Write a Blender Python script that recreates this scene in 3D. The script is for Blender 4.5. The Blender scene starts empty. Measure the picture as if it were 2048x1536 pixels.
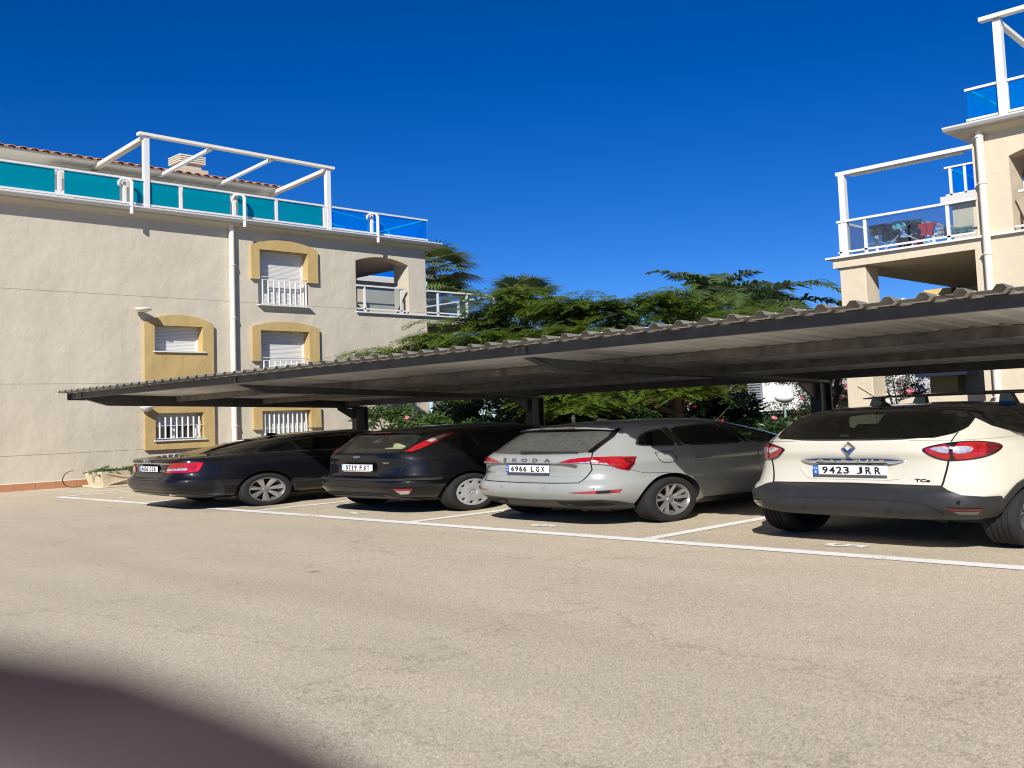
import bpy, bmesh, math, random
import numpy as np
from mathutils import Vector, Matrix
from mathutils.geometry import delaunay_2d_cdt

scene = bpy.context.scene
R = math.radians
# The photograph shows the place wider than tall. Everything below is laid out in metres, and every height
# (of the ground plan's things, the eye and the sun alike) is built at this share of a metre.
K = 0.5733

# ------------------------------------------------------------------ camera
cam_d = bpy.data.cameras.new('camera'); cam = bpy.data.objects.new('camera', cam_d)
scene.collection.objects.link(cam); scene.camera = cam
cam.location = (4.5747, -5.8205, 1.5732*K)
_f = Vector((-0.70497274, 0.70489153, 0.07836688)); _r = Vector((0.70449201, 0.70872751, -0.03736736)); _u = Vector((0.0818807, -0.02886587, 0.99622403))
cam.rotation_euler = Matrix((_r, _u, -_f)).transposed().to_euler()
cam_d.sensor_width = 36; cam_d.lens = 36.0; cam_d.shift_y = -(768-673.2)/2048
cam_d.clip_start = .02; cam_d.clip_end = 2000
cam_d.dof.use_dof = True; cam_d.dof.focus_distance = 10.5; cam_d.dof.aperture_fstop = 5.5

# ------------------------------------------------------------------ sky and sun
LIGHT = Vector((-.50, .74, -1.0*K)).normalized()
world = bpy.data.worlds.new('World'); scene.world = world; world.use_nodes = True
nt = world.node_tree; nt.nodes.clear()
sky = nt.nodes.new('ShaderNodeTexSky'); sky.sky_type = 'NISHITA'; sky.sun_disc = False
sky.sun_elevation = math.asin(-LIGHT.z); sky.sun_rotation = math.atan2(-LIGHT.x, -LIGHT.y)
sky.altitude = 2600; sky.air_density = .9; sky.dust_density = 0.0; sky.ozone_density = 6.0
bg = nt.nodes.new('ShaderNodeBackground'); bg.inputs[1].default_value = .080
out = nt.nodes.new('ShaderNodeOutputWorld')
hs = nt.nodes.new('ShaderNodeHueSaturation'); hs.inputs['Saturation'].default_value = 1.27; hs.inputs['Hue'].default_value = .514
nt.links.new(sky.outputs[0], hs.inputs['Color']); nt.links.new(hs.outputs[0], bg.inputs[0]); nt.links.new(bg.outputs[0], out.inputs[0])
sun_d = bpy.data.lights.new('sun', 'SUN'); sun_d.energy = 5.0; sun_d.angle = R(.53); sun_d.color = (1, .95, .87)
sun = bpy.data.objects.new('sun', sun_d); scene.collection.objects.link(sun)
sun.rotation_euler = (-LIGHT).to_track_quat('Z', 'Y').to_euler()
scene.view_settings.view_transform = 'Standard'; scene.view_settings.look = 'None'
scene.view_settings.exposure = 0.36; scene.view_settings.gamma = 1.0
scene.cycles.max_bounces = 8; scene.cycles.transparent_max_bounces = 16
scene.cycles.caustics_reflective = False; scene.cycles.caustics_refractive = False
scene.cycles.sample_clamp_indirect = 6; scene.cycles.filter_width = 1.1

# ------------------------------------------------------------------ helpers
COL = scene.collection
def empty(name, loc=(0, 0, 0), rz=0.0, parent=None):
    o = bpy.data.objects.new(name, None); COL.objects.link(o)
    o.location = (loc[0], loc[1], loc[2]*K); o.rotation_euler = (0, 0, rz); o.parent = parent
    o.empty_display_size = .2
    return o
def tag(o, label=None, cat=None, group=None, kind=None):
    if label: o['label'] = label
    if cat: o['category'] = cat
    if group: o['group'] = group
    if kind: o['kind'] = kind
    return o
def thing(name, label, cat, loc=(0, 0, 0), rz=0.0, group=None):
    return tag(empty(name, loc, rz), label, cat, group)
def copy_tree(o, parent=None):
    c = o.copy(); COL.objects.link(c)
    if parent: c.parent = parent
    for ch in o.children: copy_tree(ch, c)
    return c

class MB:
    """collects polygons; build() links them as one mesh object"""
    def __init__(s): s.v = []; s.f = []; s.m = []
    def add(s, vs, fs, mi=0):
        b = len(s.v); s.v.extend([tuple(map(float, p)) for p in vs]); s.f.extend([tuple(b+i for i in f) for f in fs]); s.m.extend([mi]*len(fs)); return s
    def box(s, x0, x1, y0, y1, z0, z1, mi=0):
        return s.add([(x0,y0,z0),(x1,y0,z0),(x1,y1,z0),(x0,y1,z0),(x0,y0,z1),(x1,y0,z1),(x1,y1,z1),(x0,y1,z1)],
                     [(0,3,2,1),(4,5,6,7),(0,1,5,4),(1,2,6,5),(2,3,7,6),(3,0,4,7)], mi)
    def cbox(s, x0, x1, y0, y1, z0, z1, c=.01, mi=0):
        """box with chamfered edges"""
        c = min(c, (x1-x0)*.45, (y1-y0)*.45, (z1-z0)*.45); V = []
        for (zz, i) in ((z0, c), (z0+c, 0), (z1-c, 0), (z1, c)):
            a, b, d, e = x0+i, x1-i, y0+i, y1-i
            V += [(a+c,d,zz),(b-c,d,zz),(b,d+c,zz),(b,e-c,zz),(b-c,e,zz),(a+c,e,zz),(a,e-c,zz),(a,d+c,zz)]
        F = [tuple(range(7,-1,-1)), tuple(range(24,32))]
        for l in range(3):
            for j in range(8): F.append((l*8+j, l*8+(j+1)%8, l*8+8+(j+1)%8, l*8+8+j))
        return s.add(V, F, mi)
    def bar(s, p, q, w, h, mi=0, up=(0, 0, 1)):
        p = Vector(p); q = Vector(q); d = (q-p).normalized(); up = Vector(up)
        if abs(d.dot(up)) > .98: up = Vector((0, 1, 0))
        a = d.cross(up).normalized()*w/2; b = a.cross(d).normalized()*h/2
        V = [p-a-b, p+a-b, p+a+b, p-a+b, q-a-b, q+a-b, q+a+b, q-a+b]
        return s.add(V, [(3,2,1,0),(4,5,6,7),(0,1,5,4),(1,2,6,5),(2,3,7,6),(3,0,4,7)], mi)
    def tube(s, pts, r, n=8, mi=0, closed=False):
        P = [Vector(p) for p in pts]; rr = r if isinstance(r, (list, tuple)) else [r]*len(P); V = []; prev = None
        for i, p in enumerate(P):
            d = (P[min(i+1, len(P)-1)]-P[max(i-1, 0)])
            if closed: d = P[(i+1) % len(P)]-P[i-1]
            d.normalize()
            if prev is None: a = d.orthogonal().normalized()
            else: a = (prev-d*prev.dot(d)); a = a.normalized() if a.length > 1e-6 else d.orthogonal().normalized()
            prev = a; b = d.cross(a)
            for k in range(n):
                t = 2*math.pi*k/n; V.append(p+(a*math.cos(t)+b*math.sin(t))*rr[i])
        F = []; L = len(P)
        for i in range(L if closed else L-1):
            j = (i+1) % L
            for k in range(n): F.append((i*n+k, i*n+(k+1) % n, j*n+(k+1) % n, j*n+k))
        if not closed: F += [tuple(range(n-1, -1, -1)), tuple(range((L-1)*n, L*n))]
        return s.add(V, F, mi)
    def lathe(s, prof, c=(0, 0, 0), n=24, mi=0, axis='z'):
        V = []; F = []; m = len(prof)
        for k in range(n):
            t = 2*math.pi*k/n
            for (r, h) in prof:
                if axis == 'z': V.append((c[0]+r*math.cos(t), c[1]+r*math.sin(t), c[2]+h))
                else: V.append((c[0]+h, c[1]+r*math.cos(t), c[2]+r*math.sin(t)))
        for k in range(n):
            for i in range(m-1): F.append((k*m+i, ((k+1) % n)*m+i, ((k+1) % n)*m+i+1, k*m+i+1))
        return s.add(V, F, mi)
    def prism(s, poly, y0, y1, mi=0, plane='xz'):
        """polygon (a,b) extruded; xz: along y; xy: along z; yz: along x"""
        def P(a, b, t): return {'xz': (a, t, b), 'xy': (a, b, t), 'yz': (t, a, b)}[plane]
        n = len(poly); V = [P(a, b, y0) for a, b in poly]+[P(a, b, y1) for a, b in poly]
        F = [tuple(range(n)), tuple(range(2*n-1, n-1, -1))]+[(i, i+n, (i+1) % n+n, (i+1) % n) for i in range(n)]
        return s.add(V, F, mi)
    def build(s, name, mats, parent=None, smooth=None, flat=False):
        me = bpy.data.meshes.new(name)
        me.from_pydata([(x, y, z*K) for x, y, z in s.v], [], s.f)
        for m in (mats if isinstance(mats, (list, tuple)) else [mats]): me.materials.append(m)
        if any(s.m): me.polygons.foreach_set('material_index', s.m)
        bm = bmesh.new(); bm.from_mesh(me)
        if len(bm.faces) < 60000 and not flat: bmesh.ops.recalc_face_normals(bm, faces=bm.faces)
        bm.to_mesh(me); bm.free()
        if smooth is not None:
            me.polygons.foreach_set('use_smooth', [True]*len(me.polygons))
            if smooth < 180: me.set_sharp_from_angle(angle=R(smooth))
        o = bpy.data.objects.new(name, me); COL.objects.link(o); o.parent = parent
        return o

# ------------------------------------------------------------------ materials
def mat(name, col, rough=.6, metal=0.0, var=0.0, vscale=3.0, bump=0.0, bscale=40.0, coat=0.0, spec=.5, col2=None, detail=4):
    m = bpy.data.materials.new(name); m.use_nodes = True; nt = m.node_tree; b = nt.nodes['Principled BSDF']
    b.inputs['Base Color'].default_value = (*col, 1); b.inputs['Roughness'].default_value = rough
    b.inputs['Metallic'].default_value = metal; b.inputs['Specular IOR Level'].default_value = spec
    if coat: b.inputs['Coat Weight'].default_value = coat; b.inputs['Coat Roughness'].default_value = .03
    if var or bump:
        tc = nt.nodes.new('ShaderNodeTexCoord')
    if var:
        n = nt.nodes.new('ShaderNodeTexNoise'); n.inputs['Scale'].default_value = vscale; n.inputs['Detail'].default_value = detail; n.inputs['Roughness'].default_value = .65
        nt.links.new(tc.outputs['Object'], n.inputs['Vector'])
        r = nt.nodes.new('ShaderNodeMapRange'); r.inputs[1].default_value = .3; r.inputs[2].default_value = .7
        nt.links.new(n.outputs['Fac'], r.inputs[0])
        mx = nt.nodes.new('ShaderNodeMix'); mx.data_type = 'RGBA'
        c2 = col2 or tuple(max(0, c*(1-var)) for c in col); c1 = col if col2 else tuple(min(1, c*(1+var*.6)) for c in col)
        mx.inputs[6].default_value = (*c2, 1); mx.inputs[7].default_value = (*c1, 1)
        nt.links.new(r.outputs[0], mx.inputs[0]); nt.links.new(mx.outputs[2], b.inputs['Base Color'])
    if bump:
        n2 = nt.nodes.new('ShaderNodeTexNoise'); n2.inputs['Scale'].default_value = bscale; n2.inputs['Detail'].default_value = 5
        nt.links.new(tc.outputs['Object'], n2.inputs['Vector'])
        bp = nt.nodes.new('ShaderNodeBump'); bp.inputs['Strength'].default_value = bump; bp.inputs['Distance'].default_value = .02
        nt.links.new(n2.outputs['Fac'], bp.inputs['Height']); nt.links.new(bp.outputs[0], b.inputs['Normal'])
    return m
def glass(name, tint, dust=0.0, dust_col=(.35, .34, .31), gloss=1.0, rough=.02, dscale=0):
    """thin sheet: tinted see-through, a mirror gloss that grows at grazing angles, and a share of dust"""
    m = bpy.data.materials.new(name); m.use_nodes = True; nt = m.node_tree; nt.nodes.clear()
    o = nt.nodes.new('ShaderNodeOutputMaterial'); t = nt.nodes.new('ShaderNodeBsdfTransparent'); t.inputs[0].default_value = (*tint, 1)
    g = nt.nodes.new('ShaderNodeBsdfGlossy'); g.inputs['Roughness'].default_value = rough; g.inputs[0].default_value = (gloss, gloss, gloss, 1)
    fc = nt.nodes.new('ShaderNodeLayerWeight'); fc.inputs[0].default_value = .5
    pw = nt.nodes.new('ShaderNodeMath'); pw.operation = 'POWER'; pw.inputs[1].default_value = 5; nt.links.new(fc.outputs['Facing'], pw.inputs[0])
    lw = nt.nodes.new('ShaderNodeMath'); lw.operation = 'MULTIPLY_ADD'; lw.inputs[1].default_value = .94; lw.inputs[2].default_value = .045; nt.links.new(pw.outputs[0], lw.inputs[0])
    mx = nt.nodes.new('ShaderNodeMixShader')
    base = t
    if dust:
        d = nt.nodes.new('ShaderNodeBsdfDiffuse'); d.inputs[0].default_value = (*dust_col, 1)
        mx2 = nt.nodes.new('ShaderNodeMixShader'); mx2.inputs[0].default_value = dust
        if dscale:
            tc = nt.nodes.new('ShaderNodeTexCoord'); n = nt.nodes.new('ShaderNodeTexNoise'); n.inputs['Scale'].default_value = dscale; n.inputs['Detail'].default_value = 8
            n.inputs['Roughness'].default_value = .75
            r = nt.nodes.new('ShaderNodeMapRange'); r.inputs[1].default_value = .3; r.inputs[2].default_value = .75; r.inputs[3].default_value = dust*.6; r.inputs[4].default_value = min(1, dust*1.4)
            nt.links.new(tc.outputs['Object'], n.inputs['Vector']); nt.links.new(n.outputs['Fac'], r.inputs[0]); nt.links.new(r.outputs[0], mx2.inputs[0])
        nt.links.new(t.outputs[0], mx2.inputs[1]); nt.links.new(d.outputs[0], mx2.inputs[2]); base = mx2
    nt.links.new(lw.outputs[0], mx.inputs[0]); nt.links.new(base.outputs[0], mx.inputs[1]); nt.links.new(g.outputs[0], mx.inputs[2])
    nt.links.new(mx.outputs[0], o.inputs[0])
    return m
def leafmat(name, col, col2, trans=.35, rough=.45, vscale=1.5):
    m = bpy.data.materials.new(name); m.use_nodes = True; nt = m.node_tree; b = nt.nodes['Principled BSDF']; o = nt.nodes['Material Output']
    b.inputs['Roughness'].default_value = rough
    ge = nt.nodes.new('ShaderNodeTexCoord'); n = nt.nodes.new('ShaderNodeTexNoise'); n.inputs['Scale'].default_value = vscale; n.inputs['Detail'].default_value = 6; n.inputs['Roughness'].default_value = .8
    nt.links.new(ge.outputs['Object'], n.inputs['Vector'])
    r = nt.nodes.new('ShaderNodeMapRange'); r.inputs[1].default_value = .35; r.inputs[2].default_value = .65; nt.links.new(n.outputs['Fac'], r.inputs[0])
    mx = nt.nodes.new('ShaderNodeMix'); mx.data_type = 'RGBA'; mx.inputs[6].default_value = (*col, 1); mx.inputs[7].default_value = (*col2, 1)
    nt.links.new(r.outputs[0], mx.inputs[0]); nt.links.new(mx.outputs[2], b.inputs['Base Color'])
    t = nt.nodes.new('ShaderNodeBsdfTranslucent'); hs = nt.nodes.new('ShaderNodeHueSaturation'); hs.inputs['Value'].default_value = 1.6; hs.inputs['Hue'].default_value = .485
    nt.links.new(mx.outputs[2], hs.inputs['Color']); nt.links.new(hs.outputs[0], t.inputs[0])
    ms = nt.nodes.new('ShaderNodeMixShader'); ms.inputs[0].default_value = trans
    nt.links.new(b.outputs[0], ms.inputs[1]); nt.links.new(t.outputs[0], ms.inputs[2]); nt.links.new(ms.outputs[0], o.inputs[0])
    return m
def text_mb(s, size, depth=.002, bold=0.0, wide=1.0, space=1.0):
    """lettering as triangles in the (x, z) plane, middle at the origin, facing -y"""
    cu = bpy.data.curves.new('t', 'FONT'); cu.body = s; cu.size = size; cu.align_x = 'CENTER'; cu.align_y = 'CENTER'; cu.extrude = depth/2; cu.offset = bold; cu.resolution_u = 3; cu.space_character = space
    o = bpy.data.objects.new('t', cu); COL.objects.link(o)
    dg = bpy.context.evaluated_depsgraph_get(); me = bpy.data.meshes.new_from_object(o.evaluated_get(dg))
    V = [(v.co.x*wide, -v.co.z, v.co.y) for v in me.vertices]; F = [tuple(p.vertices) for p in me.polygons]
    bpy.data.objects.remove(o); bpy.data.curves.remove(cu); bpy.data.meshes.remove(me)
    if V:
        xs = [v[0] for v in V]; zs = [v[2] for v in V]; cx = (min(xs)+max(xs))/2; cz = (min(zs)+max(zs))/2
        V = [(x-cx, y, z-cz) for x, y, z in V]
    return V, F
# ------------------------------------------------------------------ ground
def asphalt():
    m = bpy.data.materials.new('weathered tan asphalt'); m.use_nodes = True; nt = m.node_tree; b = nt.nodes['Principled BSDF']
    b.inputs['Roughness'].default_value = .9; b.inputs['Specular IOR Level'].default_value = .25
    tc = nt.nodes.new('ShaderNodeTexCoord')
    def noise(scale, det=5, rough=.6):
        n = nt.nodes.new('ShaderNodeTexNoise'); n.inputs['Scale'].default_value = scale; n.inputs['Detail'].default_value = det; n.inputs['Roughness'].default_value = rough
        nt.links.new(tc.outputs['Object'], n.inputs['Vector']); return n
    def ramp(src, a, b_, ca, cb):
        r = nt.nodes.new('ShaderNodeValToRGB'); r.color_ramp.elements[0].position = a; r.color_ramp.elements[1].position = b_
        r.color_ramp.elements[0].color = (*ca, 1); r.color_ramp.elements[1].color = (*cb, 1); nt.links.new(src, r.inputs[0]); return r
    def mul(a, b_):
        x = nt.nodes.new('ShaderNodeMix'); x.data_type = 'RGBA'; x.blend_type = 'MULTIPLY'; x.inputs[0].default_value = 1
        nt.links.new(a, x.inputs[6]); nt.links.new(b_, x.inputs[7]); return x.outputs[2]
    base = ramp(noise(.55, 6).outputs['Fac'], .32, .70, (.54, .468, .355), (.595, .518, .395))
    st = nt.nodes.new('ShaderNodeMapping'); st.inputs['Scale'].default_value = (.18, 1.5, 1); st.inputs['Rotation'].default_value = (0, 0, R(12)); nt.links.new(tc.outputs['Object'], st.inputs[0])
    ns = nt.nodes.new('ShaderNodeTexNoise'); ns.inputs['Scale'].default_value = 1.6; ns.inputs['Detail'].default_value = 6; nt.links.new(st.outputs[0], ns.inputs['Vector'])
    c = mul(base.outputs[0], ramp(ns.outputs['Fac'], .36, .60, (.955, .953, .95), (1.02, 1.02, 1.02)).outputs[0])
    v = nt.nodes.new('ShaderNodeTexVoronoi'); v.inputs['Scale'].default_value = 210; nt.links.new(tc.outputs['Object'], v.inputs['Vector'])
    c = mul(c, ramp(v.outputs['Color'], .1, .95, (.60, .60, .60), (1.38, 1.37, 1.34)).outputs[0])
    c = mul(c, ramp(noise(230, 2).outputs['Fac'], .36, .62, (.72, .72, .72), (1.18, 1.18, 1.18)).outputs[0])
    # faint tyre sweeps across the lot
    wv = nt.nodes.new('ShaderNodeTexWave'); wv.wave_type = 'RINGS'; wv.inputs['Scale'].default_value = .11; wv.inputs['Distortion'].default_value = 3.5; wv.inputs['Detail'].default_value = 3; wv.inputs['Detail Scale'].default_value = .6
    mpw = nt.nodes.new('ShaderNodeMapping'); mpw.inputs['Location'].default_value = (3, 14, 0); nt.links.new(tc.outputs['Object'], mpw.inputs[0]); nt.links.new(mpw.outputs[0], wv.inputs['Vector'])
    c = mul(c, ramp(wv.outputs['Fac'], .0, .10, (.965, .96, .958), (1, 1, 1)).outputs[0])
    # small dark oil spots and pock marks
    v2 = nt.nodes.new('ShaderNodeTexVoronoi'); v2.inputs['Scale'].default_value = 1.1; nt.links.new(tc.outputs['Object'], v2.inputs['Vector'])
    c = mul(c, ramp(v2.outputs['Distance'], .025, .07, (.45, .42, .40), (1, 1, 1)).outputs[0])
    v3 = nt.nodes.new('ShaderNodeTexVoronoi'); v3.inputs['Scale'].default_value = .31; nt.links.new(tc.outputs['Object'], v3.inputs['Vector'])
    c = mul(c, ramp(v3.outputs['Distance'], .03, .16, (.72, .69, .67), (1, 1, 1)).outputs[0])
    # hairline cracks
    v4 = nt.nodes.new('ShaderNodeTexVoronoi'); v4.feature = 'DISTANCE_TO_EDGE'; v4.inputs['Scale'].default_value = .42
    nz = noise(1.4, 6, .7); ad = nt.nodes.new('ShaderNodeVectorMath'); ad.operation = 'MULTIPLY_ADD'; ad.inputs[1].default_value = (1.1, 1.1, 1.1); nt.links.new(nz.outputs['Color'], ad.inputs[0]); nt.links.new(tc.outputs['Object'], ad.inputs[2]); nt.links.new(ad.outputs[0], v4.inputs['Vector'])
    c = mul(c, ramp(v4.outputs['Distance'], .0015, .006, (.78, .77, .76), (1, 1, 1)).outputs[0])
    nt.links.new(c, b.inputs['Base Color'])
    bp = nt.nodes.new('ShaderNodeBump'); bp.inputs['Strength'].default_value = .35; bp.inputs['Distance'].default_value = .006
    nt.links.new(v.outputs['Distance'], bp.inputs['Height']); nt.links.new(bp.outputs[0], b.inputs['Normal'])
    return m
M_asph = asphalt()
g = MB(); xs = list(np.linspace(-40, 20, 31)); ys = list(np.linspace(-20, 6.2, 14))
g.add([(-400,-300,0),(400,-300,0),(400,600,0),(-400,600,0)], [(0,1,2,3)])
ground = g.build('ground', M_asph); tag(ground, kind='structure')
def paintmat():
    m = mat('worn white road paint', (.82, .81, .78), .75); nt = m.node_tree; b = nt.nodes['Principled BSDF']; o = nt.nodes['Material Output']
    tc = nt.nodes.new('ShaderNodeTexCoord'); n = nt.nodes.new('ShaderNodeTexNoise'); n.inputs['Scale'].default_value = 38; n.inputs['Detail'].default_value = 6; n.inputs['Roughness'].default_value = .75
    n2 = nt.nodes.new('ShaderNodeTexNoise'); n2.inputs['Scale'].default_value = 1.3; n2.inputs['Detail'].default_value = 3
    nt.links.new(tc.outputs['Object'], n.inputs['Vector']); nt.links.new(tc.outputs['Object'], n2.inputs['Vector'])
    ad = nt.nodes.new('ShaderNodeMath'); nt.links.new(n.outputs['Fac'], ad.inputs[0]); nt.links.new(n2.outputs['Fac'], ad.inputs[1])
    r = nt.nodes.new('ShaderNodeMapRange'); r.inputs[1].default_value = .74; r.inputs[2].default_value = .88; nt.links.new(ad.outputs[0], r.inputs[0])
    t = nt.nodes.new('ShaderNodeBsdfTransparent'); mx = nt.nodes.new('ShaderNodeMixShader')
    nt.links.new(r.outputs[0], mx.inputs[0]); nt.links.new(t.outputs[0], mx.inputs[1]); nt.links.new(b.outputs[0], mx.inputs[2]); nt.links.new(mx.outputs[0], o.inputs[0])
    return m
M_paint = paintmat()
W = 2.6464
def line(p, q, w, name='painted_line'):
    p = Vector((*p, 0)); q = Vector((*q, 0)); d = (q-p).normalized(); s = Vector((-d.y, d.x, 0))*w/2; n = max(2, int((q-p).length/.5)); V = []; rng = random.Random(int(p.x*10))
    for i in range(n+1):
        c = p+(q-p)*i/n; e = rng.uniform(-.006, .006); V += [c-s*(1+e*4)+Vector((0,0,.007)), c+s*(1-e*4)+Vector((0,0,.007))]
    return MB().add(V, [(2*i, 2*i+2, 2*i+3, 2*i+1) for i in range(n)]).build(name, M_paint, ground)
line((-4*W-.05, .0), (12, -.05), .135)
for n in range(-4, 4): line((n*W, .05), (n*W+.0, 4.9), .115)
line((-13.0, 0.62), (-4*W-.3, 1.0), .06)
for n, s in ((0, '5'), (-1, '6'), (-2, '7'), (-3, '8'), (-4, '9')):
    V, F = text_mb(s, .42, .002, .012); F = [f for f in F if all(V[i][1] < 0 for i in f)]
    a = R(-12)
    MB().add([((n+.5)*W+z*math.cos(a)*.9+.02, .36-x*.75, .008) for x, y, z in V], F).build('painted_number', M_paint, ground)
# ------------------------------------------------------------------ the two apartment blocks (mirror images)
def stucco(name, col, stain, bump=.5):
    m = bpy.data.materials.new(name); m.use_nodes = True; nt = m.node_tree; b = nt.nodes['Principled BSDF']; b.inputs['Roughness'].default_value = .92; b.inputs['Specular IOR Level'].default_value = .2
    tc = nt.nodes.new('ShaderNodeTexCoord')
    def noise(s, d=5, r=.6):
        n = nt.nodes.new('ShaderNodeTexNoise'); n.inputs['Scale'].default_value = s; n.inputs['Detail'].default_value = d; n.inputs['Roughness'].default_value = r; nt.links.new(tc.outputs['Object'], n.inputs['Vector']); return n.outputs['Fac']
    def mixc(f, a, b_):
        x = nt.nodes.new('ShaderNodeMix'); x.data_type = 'RGBA'; nt.links.new(f, x.inputs[0])
        for i, v in ((6, a), (7, b_)):
            if isinstance(v, tuple): x.inputs[i].default_value = (*v, 1)
            else: nt.links.new(v, x.inputs[i])
        return x.outputs[2]
    def rng(f, a, b_, lo=0, hi=1):
        r = nt.nodes.new('ShaderNodeMapRange'); r.inputs[1].default_value = a; r.inputs[2].default_value = b_; r.inputs[3].default_value = lo; r.inputs[4].default_value = hi; nt.links.new(f, r.inputs[0]); return r.outputs[0]
    c = mixc(rng(noise(.7, 4), .3, .7), tuple(v*.93 for v in col), tuple(v*1.05 for v in col))
    c = mixc(rng(noise(2.6, 8, .8), .66, .76, 0, .7), c, stain)
    c = mixc(rng(noise(9, 6, .7), .64, .8, 0, .35), c, tuple(v*.7 for v in stain))
    mp = nt.nodes.new('ShaderNodeMapping'); mp.inputs['Scale'].default_value = (5, 5, .55); nt.links.new(tc.outputs['Object'], mp.inputs[0])
    ns = nt.nodes.new('ShaderNodeTexNoise'); ns.inputs['Scale'].default_value = 1.0; ns.inputs['Detail'].default_value = 6; ns.inputs['Roughness'].default_value = .7; nt.links.new(mp.outputs[0], ns.inputs['Vector'])
    c = mixc(rng(ns.outputs['Fac'], .58, .78, 0, .32), c, tuple(v*.80 for v in stain))
    nt.links.new(c, b.inputs['Base Color'])
    b1 = nt.nodes.new('ShaderNodeBump'); b1.inputs['Strength'].default_value = bump; b1.inputs['Distance'].default_value = .07; nt.links.new(noise(1.7, 4, .55), b1.inputs['Height'])
    b2 = nt.nodes.new('ShaderNodeBump'); b2.inputs['Strength'].default_value = .3; b2.inputs['Distance'].default_value = .004; nt.links.new(noise(55, 3), b2.inputs['Height']); nt.links.new(b1.outputs[0], b2.inputs['Normal'])
    nt.links.new(b2.outputs[0], b.inputs['Normal']); return m
M_wallL = stucco('pale grey render', (.53, .482, .385), (.46, .395, .28))
M_wallR = stucco('cream render', (.585, .515, .385), (.47, .405, .295))
M_yel = stucco('ochre surround render', (.47, .345, .15), (.40, .285, .12), .6)
M_yel2 = stucco('pale ochre render', (.66, .47, .18), (.55, .38, .14), .4)
M_white = mat('white painted metal', (.66, .665, .66), .4, var=.07, vscale=3)
M_cream = mat('cream plastic pipe', (.72, .68, .58), .5)
M_shut = mat('white roller shutter', (.66, .66, .64), .5)
M_terra = mat('terracotta skirting', (.42, .20, .10), .7, var=.15, vscale=4)
M_tile = mat('clay roof tile', (.48, .24, .13), .8, var=.35, vscale=6)
M_gut = mat('grey white gutter', (.60, .60, .58), .45)
M_dglass = mat('dark window glass', (.03, .035, .04), .05, spec=.8)
M_frost = glass('frosted teal balustrade glass', (.01, .40, .60), .50, (.0, .37, .48), .7)
M_teal = glass('blue balustrade glass', (.02, .62, 1.0), .16, (.0, .45, .80), .7)
M_clearg = glass('clear balustrade glass', (.80, .86, .88), .03, (.6, .62, .62), .8)

def facade(B, x0, x1, z0, z1, holes, grooves, rev=.26, y=0.0):
    """wall front with openings (xa,xb,za,zb), their reveals, and thin sunk joints"""
    gz = [(g-.005, g+.005) for g in grooves]
    X = sorted(set([x0, x1]+[h for q in holes for h in q[:2]])); Z = sorted(set([z0, z1]+[h for q in holes for h in q[2:4]]+[h for q in gz for h in q]))
    X = [v for v in X if x0 <= v <= x1]; Z = [v for v in Z if z0 <= v <= z1]
    for i in range(len(X)-1):
        for j in range(len(Z)-1):
            cx = (X[i]+X[i+1])/2; cz = (Z[j]+Z[j+1])/2
            if any(h[0] < cx < h[1] and h[2] < cz < h[3] for h in holes): continue
            d = y+.014 if any(a < cz < b for a, b in gz) else y
            B.add([(X[i], d, Z[j]), (X[i+1], d, Z[j]), (X[i+1], d, Z[j+1]), (X[i], d, Z[j+1])], [(0,1,2,3)])
            if d > y: B.add([(X[i], y, Z[j]), (X[i+1], y, Z[j]), (X[i+1], d, Z[j]), (X[i], d, Z[j])], [(0,1,2,3)]); B.add([(X[i], y, Z[j+1]), (X[i+1], y, Z[j+1]), (X[i+1], d, Z[j+1]), (X[i], d, Z[j+1])], [(0,1,2,3)])
    for a, b, c, d in [h[:4] for h in holes]:
        B.add([(a,y,c),(a,y+rev,c),(a,y+rev,d),(a,y,d)], [(0,1,2,3)]); B.add([(b,y,c),(b,y+rev,c),(b,y+rev,d),(b,y,d)], [(0,1,2,3)])
        B.add([(a,y,d),(b,y,d),(b,y+rev,d),(a,y+rev,d)], [(0,1,2,3)]); B.add([(a,y,c),(b,y,c),(b,y+rev,c),(a,y+rev,c)], [(0,1,2,3)])

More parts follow.
